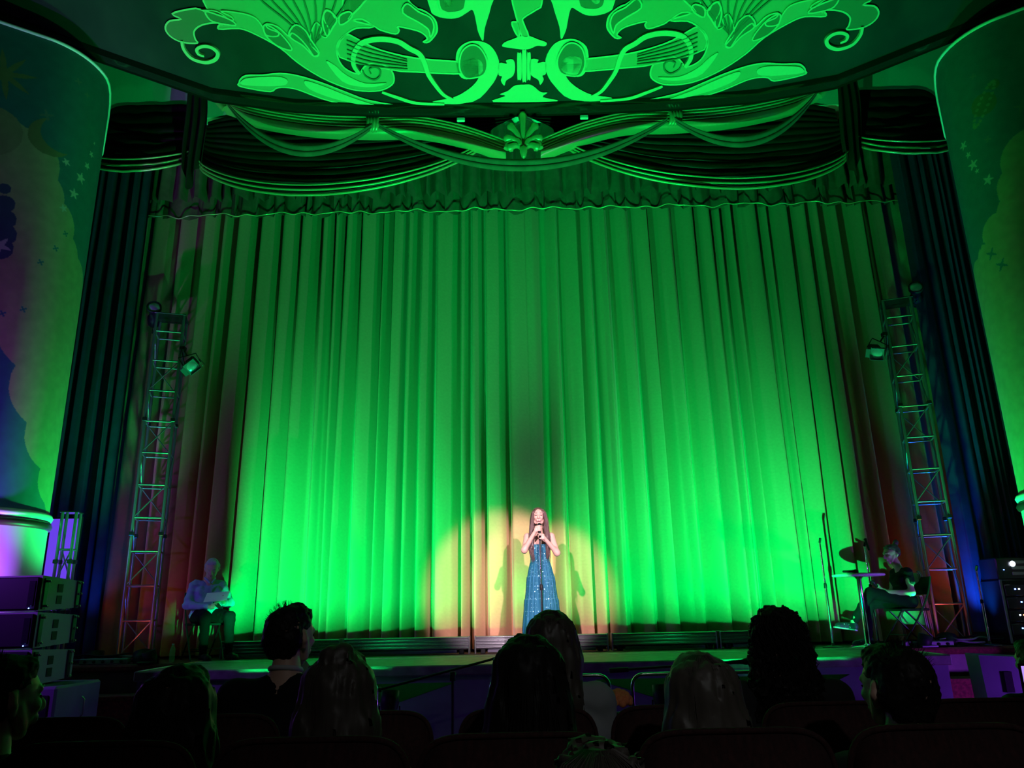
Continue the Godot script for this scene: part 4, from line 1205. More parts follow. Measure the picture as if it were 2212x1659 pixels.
func bottle(label: String, at: Vector3) -> void:
	var t := thing("water_bottle", label, "bottle", at)
	var st := new_st(true)
	lathe(st, [Vector2(0, 0.0), Vector2(0.03, 0.0), Vector2(0.033, 0.01), Vector2(0.031, 0.05), Vector2(0.033, 0.09), Vector2(0.033, 0.14), Vector2(0.026, 0.17), Vector2(0.013, 0.19), Vector2(0.013, 0.205)], 16)
	part(t, "body", st, M.bottle_plastic)
	st = new_st(true)
	lathe(st, [Vector2(0.015, 0.2), Vector2(0.015, 0.218), Vector2(0, 0.219)], 12)
	part(t, "cap", st, M.white_plastic)
func build_props() -> void:
	var st: SurfaceTool
	# towers with their lanterns
	truss_tower("square truss tower on the left, beside the seated man", Vector3(-5.25, STAGE - 0.02, -10.5), 0.30, 4.72, 0.36, "lighting towers")
	truss_tower("square truss tower on the right, behind the seated woman", Vector3(5.33, STAGE - 0.02, -10.5), -0.35, 4.72, 0.36, "lighting towers")
	profile_lamp("round-lensed lantern on top of the left tower", Vector3(-5.46, 5.84, -10.35), Vector3(-3.6, 7.1, -6.0), Vector3(-5.4, 5.74, -10.45), false)
	profile_lamp("square-framed lantern on the inner side of the left tower", Vector3(-4.76, 4.86, -10.2), Vector3(-3.6, 3.2, -7.5), Vector3(-5.0, 5.2, -10.4), true)
	profile_lamp("round-lensed lantern on top of the right tower", Vector3(5.56, 5.88, -10.3), Vector3(3.3, 7.2, -5.5), Vector3(5.5, 5.74, -10.45), false)
	profile_lamp("square-framed lantern on the inner side of the right tower", Vector3(4.80, 4.84, -10.2), Vector3(3.9, 3.0, -7.2), Vector3(5.06, 5.2, -10.42), true)
	# footlight battens in front of the curtain
	var seg := [[-4.17, -2.62, "leftmost black ribbed footlight batten"], [-2.57, -0.93, "ribbed footlight batten left of the singer"], [-0.85, 0.88, "ribbed footlight batten right behind the singer"], [0.94, 2.3, "ribbed footlight batten right of the singer"], [2.35, 3.5, "rightmost ribbed footlight batten"]]
	for s in seg: batten(s[0], s[1], s[2])
	# microphone stands
	straight_stand("tall chrome microphone stand held by the singer", Vector3(0.0, STAGE, -9.52), 1.33, false)
	straight_stand("empty straight microphone stand by the round table", Vector3(3.66, STAGE - 0.02, -10.2), 1.30, false)
	straight_stand("microphone stand behind the seated woman", Vector3(4.42, STAGE - 0.02, -10.62), 1.27, true)
	straight_stand("thin stand beside the equipment rack", Vector3(5.46, STAGE - 0.02, -9.92), 0.9, false)
	boom_stand("black boom stand with its arm rising towards the singer", Vector3(-0.85, floor_y(-6.9), -6.9), 1.0, Vector3(-0.75, 0.98 - 0.1, 0.05), Vector3(0.5, 1.17, 0.0))
	boom_stand("black boom stand with a level arm right of the bouquet", Vector3(1.05, floor_y(-6.9), -6.9), 1.04, Vector3(-0.58, 1.02, 0.0), Vector3(0.55, 1.07, 0.0))
	# tall round table with a few things on it
	var t := thing("round_table", "round pale tall table beside the seated woman", "table", Vector3(4.0, STAGE - 0.02, -9.97))
	st = new_st(true)
	lathe(st, [Vector2(0, 0.855), Vector2(0.30, 0.855), Vector2(0.31, 0.865), Vector2(0.31, 0.875), Vector2(0.30, 0.885), Vector2(0, 0.885)], 32)
	part(t, "table_top", st, M.white_plastic)
	st = new_st(true)
	lathe(st, [Vector2(0.22, 0.0), Vector2(0.22, 0.015), Vector2(0.05, 0.04), Vector2(0.03, 0.06), Vector2(0.03, 0.82), Vector2(0.06, 0.855)], 20)
	part(t, "pedestal", st, M.chrome)
	t = thing("tablet", "dark tablet lying on the round table", "tablet", Vector3(4.01, STAGE + 0.865, -9.97), 0.3)
	st = new_st()
	box(st, Vector3(-0.12, 0, -0.08), Vector3(0.12, 0.012, 0.08), Transform3D.IDENTITY, 0.004)
	part(t, "case", st, M.black)
	st = new_st()
	box(st, Vector3(-0.11, 0.012, -0.07), Vector3(0.11, 0.013, 0.07))
	part(t, "glass", st, M.black_gloss)
	t = thing("spare_microphone", "black microphone lying on the round table", "microphone", Vector3(3.91, STAGE + 0.893, -9.86))
	st = new_st(true)
	mic(st, turned(Vector3.ZERO, 0.3, 0, -PI / 2.0))
	part(t, "handle", st, M.black)
	st = new_st(true)
	mic_head(st, turned(Vector3.ZERO, 0.3, 0, -PI / 2.0))
	part(t, "grille", st, M.dark_metal)
	# chairs
	folding_chair("black folding chair under the seated man", Vector3(-4.36, STAGE - 0.02, -10.42), PI + 0.65, M.dark_metal, M.black)
	folding_chair("black folding chair under the seated woman", Vector3(4.66, STAGE - 0.02, -10.22), PI * 0.5 + 0.15, M.dark_metal, M.black)
	var fc := folding_chair("folded pale chair leaning behind the seated woman", Vector3(4.90, STAGE - 0.02, -10.50), PI * 0.5 + 0.5, M.aluminium, M.white_plastic, true)
	var fc2 := copy_of(fc, "second folded pale chair leaning against the right tower", Vector3(4.95, STAGE - 0.02, -10.56), PI * 0.5 + 0.5)
	for c: Node3D in [fc, fc2]: c.rotation.x = -0.1
	bottle("clear plastic water bottle on the stage by the seated man", Vector3(-4.62, STAGE - 0.02, -10.15))
	bottle("clear plastic water bottle on the floor by the folded chairs", Vector3(4.9, STAGE - 0.02, -10.35))
	# speaker stack at the left of the stage
	t = thing("subwoofer", "low wide black subwoofer under the left speaker stack", "speaker", Vector3(-5.40, 0, -7.95))
	st = new_st()
	box(st, Vector3(-0.62, 0.0, -0.4), Vector3(0.85, 0.93, 0.4), Transform3D.IDENTITY, 0.02)
	part(t, "cabinet", st, M.fascia)
	st = new_st()
	box(st, Vector3(-0.56, 0.08, 0.4), Vector3(0.79, 0.86, 0.412), Transform3D.IDENTITY, 0.005)
	part(t, "grille", st, M.black)
	st = new_st(true)
	tube(st, [Vector3(0.856, 0.62, -0.05), Vector3(0.88, 0.64, -0.05), Vector3(0.88, 0.78, -0.05), Vector3(0.856, 0.8, -0.05)], 0.008, 6)
	part(t, "handle", st, M.chrome)
	for k in 3:
		var y := 0.93 + 0.336 * k
		t = thing("line_array_speaker", ["black line-array speaker, lowest of the left stack", "black line-array speaker, middle of the left stack", "black line-array speaker, topmost of the left stack"][k], "speaker", Vector3(-5.42, y, -7.9), 0.0, "line-array speakers")
		st = new_st()
		var dep := 0.72 - 0.03 * k
		slab(st, PackedVector2Array([Vector2(0.36, 0.004), Vector2(0.36, 0.332), Vector2(0.36 - dep, 0.30), Vector2(0.36 - dep, 0.036)]), Vector3(0.60, 0, 0), Vector3(0, 0, 1), Vector3(0, 1, 0), Vector3(-1.20, 0, 0))
		part(t, "cabinet", st, M.grey_plastic)
		st = new_st()
		box(st, Vector3(-0.58, 0.02, 0.36), Vector3(0.58, 0.316, 0.385), Transform3D.IDENTITY, 0.008)
		part(t, "grille", st, M.black)
		st = new_st()
		box(st, Vector3(0.50, 0.05, 0.385), Vector3(0.56, 0.28, 0.392), Transform3D.IDENTITY, 0.002)
		part(t, "port", st, M.black_gloss)
		for q in 2:
			st = new_st()
			box(st, Vector3(0.60, 0.07 + q * 0.11, -0.0), Vector3(0.606, 0.15 + q * 0.11, 0.09), Transform3D.IDENTITY, 0.002)
			part(t, "hand_grip", st, M.black)
		st = new_st()
		box(st, Vector3(0.60, 0.03, -0.30), Vector3(0.615, 0.30, -0.24), Transform3D.IDENTITY, 0.004)
		part(t, "rigging_bar", st, M.dark_metal)
		st = new_st()
		box(st, Vector3(0.60, 0.02, 0.27), Vector3(0.615, 0.31, 0.33), Transform3D.IDENTITY, 0.004)
		part(t, "rigging_bar", st, M.dark_metal)
		for q in [[0.05, -0.27], [0.28, -0.27], [0.17, -0.27], [0.05, 0.30], [0.28, 0.30]]:
			st = new_st(true)
			lathe(st, [Vector2(0, -0.02), Vector2(0.012, -0.02), Vector2(0.012, 0.02), Vector2(0, 0.02)], 8, turned(Vector3(0.63, q[0], q[1]), 0, 0, PI / 2.0))
			part(t, "locking_pin", st, M.chrome)
		if k > 0:
			st = new_st(true)
			lathe(st, [Vector2(0, 0.007), Vector2(0.007, 0.0), Vector2(0, -0.007)], 8, turned(Vector3(0.53, 0.03, 0.397)))
			part(t, "status_led", st, M.led_blue)
	# short truss with a violet panel in the left wing
	truss_tower("short dark truss in the gap behind the left wall", Vector3(-5.97, STAGE - 0.02, -9.88), 0.2, 1.84, 0.16, "")
	t = thing("led_panel", "glowing violet panel behind the short truss", "led panel", Vector3(-6.16, STAGE - 0.02, -10.12))
	st = new_st()
	box(st, Vector3(-0.22, 0.7, -0.03), Vector3(0.2, 1.82, 0.0), Transform3D.IDENTITY, 0.005)
	box(st, Vector3(-0.22, 0.0, -0.03), Vector3(-0.2, 0.7, 0.0))
	box(st, Vector3(0.18, 0.0, -0.03), Vector3(0.2, 0.7, 0.0))
	part(t, "frame", st, M.black)
	st = new_st()
	box(st, Vector3(-0.2, 0.72, 0.0), Vector3(0.18, 1.8, 0.004))
	part(t, "lit_face", st, glow("violet_face", Color(0.45, 0.28, 1.0), 0.8))
	var al := AreaLight3D.new()
	t.add_child(al)
	al.name = "panel_light"
	al.position = Vector3(-0.01, 1.26, 0.012)
	al.rotation.y = PI
	al.area_size = Vector2(0.38, 1.08)
	al.light_color = Color(0.45, 0.28, 1.0)
	al.light_energy = 0.25
	al.area_range = 30.0
	al.shadow_enabled = true
	# equipment rack on the right
	t = thing("equipment_rack", "equipment rack with rows of tiny lights at the right edge", "rack", Vector3(6.07, STAGE - 0.02, -10.2), -0.12)
	st = new_st()
	box(st, Vector3(-0.28, 0.0, -0.3), Vector3(0.28, 0.78, 0.25), Transform3D.IDENTITY, 0.015)
	part(t, "case", st, M.black)
	for s: float in [-1.0, 1.0]:
		st = new_st()
		box(st, Vector3(s * 0.27 - 0.015, 0.02, 0.24), Vector3(s * 0.27 + 0.015, 0.78, 0.262), Transform3D.IDENTITY, 0.004)
		part(t, "edge_rail", st, M.aluminium)
	for k in 4:
		st = new_st()
		box(st, Vector3(-0.24, 0.12 + k * 0.155, 0.25), Vector3(0.24, 0.25 + k * 0.155, 0.265), Transform3D.IDENTITY, 0.004)
		var u := part(t, "receiver_unit", st, M.black_gloss)
		for q in 7:
			if (q * 3 + k) % 7 == 2: continue
			st = new_st()
			var x := -0.13 + q * 0.045
			box(st, Vector3(x, 0.19 + k * 0.155, 0.266), Vector3(x + 0.017, 0.205 + k * 0.155, 0.27))
			part(u, "indicator", st, M[["led_blue", "led_white", "led_orange"][(q + k) % 3]])
	t = thing("mixer", "chrome-edged mixer standing on the equipment rack", "mixer", Vector3(6.07, STAGE + 0.76, -10.2), -0.12)
	st = new_st()
	box(st, Vector3(-0.27, 0.0, -0.25), Vector3(0.27, 0.27, 0.22), Transform3D.IDENTITY, 0.012)
	part(t, "body", st, M.dark_metal)
	for k in 3:
		st = new_st()
		box(st, Vector3(-0.1, 0.05 + k * 0.07, 0.22), Vector3(0.24, 0.09 + k * 0.07, 0.235), Transform3D.IDENTITY, 0.004)
		part(t, "fader_bank", st, M.aluminium)
	st = new_st(true)
	lathe(st, [Vector2(0, 0.012), Vector2(0.03, 0.006), Vector2(0.034, 0.0)], 14, turned(Vector3(-0.08, 0.19, 0.236), 0, PI / 2.0))
	part(t, "work_lamp", st, M.led_white)
	st = new_st(true)
	lathe(st, [Vector2(0, 0.007), Vector2(0.009, 0.0), Vector2(0, -0.007)], 8, turned(Vector3(-0.19, 0.12, 0.225)))
	part(t, "indicator", st, M.led_blue)
	# grey wedge speaker at the right foot of the stage
	t = thing("floor_wedge", "grey wedge speaker at the right foot of the stage", "speaker", Vector3(4.78, 0, -8.55), -0.2)
	st = new_st()
	slab(st, PackedVector2Array([Vector2(-0.26, 0.0), Vector2(0.30, 0.0), Vector2(0.24, 0.95), Vector2(-0.30, 0.98)]), Vector3(0, 0, 0.2), Vector3(1, 0, 0), Vector3(0, 1, 0), Vector3(0, 0, -0.4))
	part(t, "cabinet", st, M.fascia)
	st = new_st()
	box(st, Vector3(-0.10, 0.62, 0.2), Vector3(-0.02, 0.82, 0.212), Transform3D.IDENTITY, 0.003)
	part(t, "hand_grip", st, M.black)
	# cables strewn over the stage floor
	var r2 := RandomNumberGenerator.new()
	r2.seed = 77
	for s: float in [-1.0, 1.0]:
		for k in 6:
			var pts := []
			var x := CX + s * r2.randf_range(4.75, 5.1)
			var z := r2.randf_range(-10.1, -9.98)
			for q in 7:
				pts.append(Vector3(x, STAGE - 0.012 + (0.02 if q % 3 == 1 else 0.0) + 0.018 * k, z))
				x += s * r2.randf_range(0.06, 0.2)
				z += r2.randf_range(-0.09, 0.07)
				z = clampf(z, -10.25, -9.93)
			cable("stage_cable", "loose %s cable on the %s side of the stage, %s" % ["black" if k % 2 else "grey", "right" if s > 0 else "left", ["nearest the edge", "second from the edge", "third of the tangle", "fourth of the tangle", "fifth of the tangle", "on top of the tangle"][k]], pts, 0.012, M.black if k % 2 else M.grey_plastic)
	for q in [[-5.35, -9.95, "left"], [4.72, -9.95, "right"]]:
		t = thing("cable_box", "low grey junction box on the %s stage edge" % q[2], "box", Vector3(q[0], STAGE - 0.02, q[1]))
		st = new_st()
		box(st, Vector3(-0.3, 0, -0.04), Vector3(0.3, 0.07, 0.05), Transform3D.IDENTITY, 0.01)
		part(t, "cover", st, M.grey_plastic)
		for k in 5:
			st = new_st(true)
			lathe(st, [Vector2(0.018, 0.0), Vector2(0.018, 0.012), Vector2(0, 0.012)], 10, turned(Vector3(-0.22 + k * 0.11, 0.035, 0.05), 0, PI / 2.0))
			part(t, "socket", st, M.black)
	# chrome barriers before the stage
	var bars := [[-2.53, -1.42, "chrome-railed barrier behind the suited man"], [-0.52, 0.42, "chrome-railed barrier behind the woman in grey"], [0.60, 1.9, "chrome-railed barrier behind the straight-haired woman"]]
	for b in bars:
		t = thing("crowd_barrier", b[2], "barrier", Vector3((b[0] + b[1]) / 2.0, floor_y(-6.5), -6.5), 0.0, "chrome barriers before the stage")
		var h: float = (b[1] - b[0]) / 2.0
		st = new_st(true)
		var pth := [Vector3(-h, 0.02, 0)]
		for k in 7: pth.append(Vector3(-h + 0.09 - 0.09 * cos(PI / 2 * k / 6.0), 0.93 + 0.09 * sin(PI / 2 * k / 6.0), 0))
		for k in 7: pth.append(Vector3(h - 0.09 + 0.09 * sin(PI / 2 * k / 6.0), 0.93 + 0.09 * cos(PI / 2 * k / 6.0), 0))
		pth.append(Vector3(h, 0.02, 0))
		tube(st, pth, 0.014, 8)
		part(t, "hoop", st, M.chrome)
		st = new_st(true)
		bar(st, Vector3(-h, 0.3, 0), Vector3(h, 0.3, 0), 0.010, 8)
		part(t, "cross_bar", st, M.chrome)
		for s: float in [-1.0, 1.0]:
			st = new_st()
			box(st, Vector3(s * h - 0.03, 0.0, -0.22), Vector3(s * h + 0.03, 0.02, 0.22), Transform3D.IDENTITY, 0.005)
			part(t, "foot", st, M.dark_metal)
	seats()
func seats() -> void:
	# one theatre seat, copied along the rows
	var proto := thing("theatre_seat", "dark red theatre seat", "seat", Vector3.ZERO, 0.0, "theatre seats")
	var st := new_st(true)
	var w := 0.235
	# padded back with a gently domed top edge
	var rim := []
	for k in 25:
		var a := PI * k / 24.0
		var x := -signf(cos(a)) * pow(absf(cos(a)), 0.6) * w
		rim.append(Vector2(x, 0.96 + 0.10 * pow(maxf(0.0, 1.0 - pow(absf(x) / w, 7.0)), 0.5) - 0.03 * (x / w + 1.0) * 0.0))
	for side: float in [-1.0, 1.0]:
		for i in rim.size() - 1:
			for j in 6:
				var q := []
				for e in [[0, 0], [1, 0], [1, 1], [0, 1]]:
					var p: Vector2 = rim[i + e[0]]
					var f: float = (j + e[1]) / 6.0
					var yy := lerpf(0.40, p.y, 1.0 - pow(1.0 - f, 1.0))
					var edge := sqrt(maxf(0.0, 1.0 - pow(absf(p.x) / w, 6.0))) * sqrt(maxf(0.0, 1.0 - pow(f, 10.0)))
					q.append(Vector3(p.x, yy, 0.05 - (yy - 0.4) * -0.06 + side * 0.045 * edge))
				if side < 0: quad(st, q[0], q[1], q[2], q[3])
				else: quad(st, q[3], q[2], q[1], q[0])
	part(proto, "backrest", st, M.seat_cloth)
	st = new_st(true)
	var piping := []
	for p in rim: piping.append(Vector3(p.x, p.y, 0.05 + (p.y - 0.4) * 0.06))
	piping.push_front(Vector3(-w, 0.42, 0.05))
	piping.append(Vector3(w, 0.42, 0.05))
	tube(st, piping, 0.008, 6)
	part(proto, "piping", st, M.seat_cloth)
	st = new_st()
	box(st, Vector3(-0.22, 0.38, -0.46), Vector3(0.22, 0.47, 0.0), Transform3D.IDENTITY, 0.035)
	part(proto, "cushion", st, M.seat_cloth)
	for s: float in [-1.0, 1.0]:
		st = new_st()
		box(st, Vector3(s * 0.234 - 0.014, 0.62, -0.36), Vector3(s * 0.234 + 0.014, 0.655, 0.02), Transform3D.IDENTITY, 0.012)
		part(proto, "armrest", st, M.wood_dark)
		st = new_st()
		box(st, Vector3(s * 0.236 - 0.008, 0.0, -0.12), Vector3(s * 0.236 + 0.008, 0.62, 0.0), Transform3D.IDENTITY, 0.005)
		part(proto, "standard", st, M.black)
	var rows := [[-1.35, [-0.80, -0.27, 0.25, 0.78, 1.31], "nearest row"], [-2.1, [-1.83, -1.31, -0.80, -0.31, 0.215, 0.72, 1.24], "second row"], [-2.95, [-2.40, -1.88, -1.36, -0.835, -0.27, 0.255, 0.77, 1.29, 1.81, 2.33], "front row"]]
	var ord := ["first", "second", "third", "fourth", "fifth", "sixth", "seventh", "eighth", "ninth", "tenth"]
	var first := true
	for r in rows:
		for k in r[1].size():
			var at := Vector3(r[1][k], floor_y(r[0] - 0.2) + 0.003, r[0])
			var lb := "dark red theatre seat, %s from the left in the %s of backs" % [ord[k], r[2]]
			if first:
				proto.position = at
				proto.set_meta("label", lb)
				first = false
			else:
				copy_of(proto, lb, at, 0.0)

# ---------------------------------------------------------------- people: smooth bodies grown round a skeleton
func flesh(st: SurfaceTool, bones: Array, cell: float, k: float, amp := 0.0, freq := Vector3.ONE, clip := -9.0) -> void:
	# bones: [from, to, radius, radius]; their distances are blended and meshed as surface nets
	var lo := Vector3.ONE * 1e9
	var hi := -lo
	for b in bones:
		var r: float = maxf(b[2], b[3]) + k + cell * 2.0 + amp
		for q in 2:
			lo = lo.min(b[q] - Vector3.ONE * r)
			hi = hi.max(b[q] + Vector3.ONE * r)
	var nx := int((hi.x - lo.x) / cell) + 2
	var ny := int((hi.y - lo.y) / cell) + 2
	var nz := int((hi.z - lo.z) / cell) + 2
	var f := PackedFloat32Array()
	f.resize(nx * ny * nz)
	f.fill(1.0)
	for b in bones:
		var a: Vector3 = b[0]
		var ab: Vector3 = b[1] - a
		var l2 := maxf(ab.length_squared(), 1e-9)
		var ra: float = b[2]
		var rb: float = b[3]
		var m: float = maxf(ra, rb) + k + cell * 1.5 + amp
		var p0: Vector3 = (a.min(b[1]) - Vector3.ONE * m - lo) / cell
		var p1: Vector3 = (a.max(b[1]) + Vector3.ONE * m - lo) / cell
		for iz in range(maxi(0, int(p0.z)), mini(nz - 1, int(p1.z) + 1) + 1):
			for iy in range(maxi(0, int(p0.y)), mini(ny - 1, int(p1.y) + 1) + 1):
				var i := (iz * ny + iy) * nx
				for ix in range(maxi(0, int(p0.x)), mini(nx - 1, int(p1.x) + 1) + 1):
					var p := lo + Vector3(ix, iy, iz) * cell - a
					var t := clampf(p.dot(ab) / l2, 0.0, 1.0)
					var d := (p - ab * t).length() - lerpf(ra, rb, t)
					var g := f[i + ix]
					var h := k - absf(g - d)
					f[i + ix] = minf(g, d) - (h * h / (4.0 * k) if h > 0.0 else 0.0)
	if amp > 0.0 or clip > -8.0:
		var nzz := FastNoiseLite.new()
		nzz.frequency = 1.0
		nzz.fractal_octaves = 2
		for iz in nz:
			for iy in ny:
				var i := (iz * ny + iy) * nx
				for ix in nx:
					if absf(f[i + ix]) < amp * 2.0 + cell * 2.0:
						var p := lo + Vector3(ix, iy, iz) * cell
						if amp > 0.0: f[i + ix] += amp * nzz.get_noise_3d(p.x * freq.x, p.y * freq.y, p.z * freq.z)
						if p.y < clip: f[i + ix] = maxf(f[i + ix], clip - p.y)
	var at := PackedInt32Array()
	at.resize(nx * ny * nz)
	at.fill(-1)
	var pts := PackedVector3Array()
	var off := [0, 1, nx, nx + 1, nx * ny, nx * ny + 1, nx * ny + nx, nx * ny + nx + 1]
	var edges := [[0, 1], [2, 3], [4, 5], [6, 7], [0, 2], [1, 3], [4, 6], [5, 7], [0, 4], [1, 5], [2, 6], [3, 7]]
	var far := cell * 1.8
	for iz in nz - 1:
		for iy in ny - 1:
			var i := (iz * ny + iy) * nx
			for ix in nx - 1:
				var c := i + ix
				if absf(f[c]) > far: continue
				var inside := 0
				for q in 8:
					if f[c + off[q]] < 0.0: inside += 1
				if inside == 0 or inside == 8: continue
				var sum := Vector3.ZERO
				var n := 0
				for e in edges:
					var va := f[c + off[e[0]]]
					var vb := f[c + off[e[1]]]
					if (va < 0.0) != (vb < 0.0):
						var t := va / (va - vb)
						var pa := Vector3(e[0] & 1, (e[0] >> 1) & 1, e[0] >> 2)
						var pb := Vector3(e[1] & 1, (e[1] >> 1) & 1, e[1] >> 2)
						sum += pa.lerp(pb, t)
						n += 1
				at[c] = pts.size()
				pts.append(lo + (Vector3(ix, iy, iz) + sum / n) * cell)
	st.set_smooth_group(0)
	var sx := 1
	var sy := nx
	var sz := nx * ny
	for iz in range(1, nz - 1):
		for iy in range(1, ny - 1):
			var i := (iz * ny + iy) * nx
			for ix in range(1, nx - 1):
				var c := i + ix
				if at[c] < 0: continue
				var s0 := f[c] < 0.0
				if s0 != (f[c + sx] < 0.0): _face(st, pts, at, [c, c - sy, c - sy - sz, c - sz], s0)
				if s0 != (f[c + sy] < 0.0): _face(st, pts, at, [c, c - sz, c - sz - sx, c - sx], s0)
				if s0 != (f[c + sz] < 0.0): _face(st, pts, at, [c, c - sx, c - sx - sy, c - sy], s0)
func _face(st: SurfaceTool, pts: PackedVector3Array, at: PackedInt32Array, q: Array, front: bool) -> void:
	for j in q:
		if at[j] < 0: return
	if front: quad(st, pts[at[q[3]]], pts[at[q[2]]], pts[at[q[1]]], pts[at[q[0]]])
	else: quad(st, pts[at[q[0]]], pts[at[q[1]]], pts[at[q[2]]], pts[at[q[3]]])
func chain(out: Array, p: Array, r: Array) -> void:
	for k in p.size() - 1: out.append([p[k], p[k + 1], r[k], r[k + 1]])
func moved(bones: Array, xf: Transform3D) -> Array:
	var out := []
	for b in bones: out.append([xf * b[0], xf * b[1], b[2], b[3]])
	return out
func head_bones() -> Array:
	# a head about 0.23 m high, centre at the origin, looking along +z
	var b := [[Vector3(0, 0.035, -0.028), Vector3(0, 0.035, 0.018), 0.080, 0.076]]
	chain(b, [Vector3(0, 0.03, 0.045), Vector3(0, -0.02, 0.052), Vector3(0, -0.082, 0.062)], [0.058, 0.052, 0.024])
	for s: float in [-1.0, 1.0]:
		b.append([Vector3(s * 0.052, -0.005, 0.01), Vector3(s * 0.036, -0.066, 0.045), 0.027, 0.020])
		b.append([Vector3(s * 0.036, -0.008, 0.080), Vector3(s * 0.03, -0.012, 0.082), 0.019, 0.018])
		b.append([Vector3(s * 0.018, 0.036, 0.098), Vector3(s * 0.045, 0.034, 0.085), 0.010, 0.009])
	return b
func head_details() -> Array:
	var b := []
	chain(b, [Vector3(0, 0.022, 0.104), Vector3(0, -0.012, 0.120), Vector3(0, -0.020, 0.121)], [0.008, 0.0115, 0.0125])
	for s: float in [-1.0, 1.0]:
		b.append([Vector3(s * 0.010, -0.023, 0.110), Vector3(s * 0.013, -0.023, 0.106), 0.008, 0.007])
		chain(b, [Vector3(s * 0.080, 0.022, -0.012), Vector3(s * 0.086, 0.0, -0.014), Vector3(s * 0.078, -0.028, -0.004)], [0.013, 0.012, 0.009])
	b.append([Vector3(-0.016, -0.046, 0.100), Vector3(0.016, -0.046, 0.100), 0.008, 0.008])
	b.append([Vector3(-0.012, -0.057, 0.098), Vector3(0.012, -0.057, 0.098), 0.009, 0.009])
	return b
func face(t: Node3D, xf: Transform3D, hair: Material, lip: Material) -> void:
	# brows, closed or lowered lids and lips as small raised forms
	for s: float in [-1.0, 1.0]:
		var st := new_st(true)
		tube(st, [xf * Vector3(s * 0.014, 0.037, 0.107), xf * Vector3(s * 0.032, 0.043, 0.101), xf * Vector3(s * 0.050, 0.036, 0.086)], [0.0035, 0.004, 0.002], 6)
		part(t, "eyebrow", st, hair)
		st = new_st(true)
		tube(st, [xf * Vector3(s * 0.018, 0.014, 0.099), xf * Vector3(s * 0.031, 0.0105, 0.099), xf * Vector3(s * 0.045, 0.015, 0.090)], [0.003, 0.0045, 0.003], 6)
		part(t, "eyelash", st, hair)
	var st := new_st(true)
	tube(st, [xf * Vector3(-0.024, -0.051, 0.098), xf * Vector3(0, -0.047, 0.1085), xf * Vector3(0.024, -0.051, 0.098)], [0.003, 0.0055, 0.003], 6)
	tube(st, [xf * Vector3(-0.022, -0.054, 0.098), xf * Vector3(0, -0.060, 0.1075), xf * Vector3(0.022, -0.054, 0.098)], [0.003, 0.006, 0.003], 6)
	part(t, "lips", st, lip)
func hand_bones(wrist: Vector3, palm: Vector3, around: Vector3, axis: Vector3, r: float, side: float) -> Array:
	# a hand that closes round a bar through "around" along axis; side = which way the fingers wrap
	axis = axis.normalized()
	var out := []
	var inw := (around - palm)
	inw = (inw - axis * inw.dot(axis)).normalized()
	var fwd := axis.cross(inw) * side
	out.append([wrist, palm, 0.024, 0.024])
	out.append([palm - axis * 0.022, palm + axis * 0.022, 0.019, 0.019])
	for k in 4:
		var y := axis * (0.030 - 0.020 * k)
		var lens := [0.92, 1.0, 0.97, 0.82][k] as float
		var p := []
		for q in 5:
			var a: float = -0.9 + q * 0.78 * lens
			p.append(around + y + (-inw * cos(a) + fwd * sin(a)) * (r + 0.010))
		chain(out, p, [0.0095, 0.0092, 0.0088, 0.0082, 0.0075])
	var th := []
	for q in 4:
		var a: float = -0.6 - q * 0.62
		th.append(around + axis * (0.040 + 0.006 * q) + (-inw * cos(a) + fwd * sin(a)) * (r + 0.011))
	chain(out, th, [0.012, 0.011, 0.010, 0.0085])
	return out
func body_mesh(t: Node3D, body: Array, head: Transform3D, hands: Array, skin: Material, cell := 0.013) -> void:
	var st := new_st(true)
	flesh(st, body, cell, 0.035)
	var hb := head_bones()
	var fine := moved(hb, head)
	# neck joins both grids
	for b in head_details(): fine.append(moved([b], head)[0])
	flesh(st, fine, 0.005, 0.012)
	for h in hands: flesh(st, h, 0.004, 0.006)
	part(t, "body", st, skin)
func person(label: String, at: Vector3, turn: float, group := "") -> Node3D:
	return thing("person", label, "person", at, turn, group)
func shoe(t: Node3D, heel: Vector3, toe: Vector3, m: Material, stripes: Material = null) -> void:
	var d := (toe - heel).normalized()
	var len_ := heel.distance_to(toe)
	var up := (Vector3.UP - d * d.y).normalized()
	var side := d.cross(up)
	var st := new_st(true)
	var b := []
	chain(b, [heel + up * 0.045 - d * 0.0, heel.lerp(toe, 0.45) + up * 0.04, heel.lerp(toe, 0.8) + up * 0.03, toe + up * 0.025 - d * 0.03], [0.044, 0.042, 0.036, 0.027])
	b.append([heel + up * 0.05, heel + up * 0.085 + d * 0.01, 0.040, 0.034])
	flesh(st, b, 0.009, 0.02)
	var o := part(t, "shoe", st, m)
	st = new_st()
	var sole := PackedVector2Array()
	for k in 20:
		var a := TAU * k / 20.0
		var x := (0.5 - 0.5 * cos(a)) * (len_ + 0.05) - 0.035
		sole.append(Vector2(x, (0.042 + 0.006 * cos(x * 20.0)) * signf(sin(a)) * sqrt(absf(sin(a)))))
	slab(st, sole, heel + up * 0.012, d, side, -up * 0.016)
	part(o, "sole", st, M.black if stripes == null else stripes)
	if stripes:
		for s: float in [-1.0, 1.0]:
			for k in 3:
				st = new_st()
				var c := heel.lerp(toe, 0.34 + k * 0.11) + up * 0.042
				var w := side * s * (0.044 - 0.002 * k)
				quad(st, c + w - d * 0.016 - up * 0.022, c + w * 0.93 + d * 0.006 + up * 0.022, c + w * 0.93 + d * 0.016 + up * 0.022, c + w - d * 0.005 - up * 0.022)
				part(o, "stripe", st, stripes)
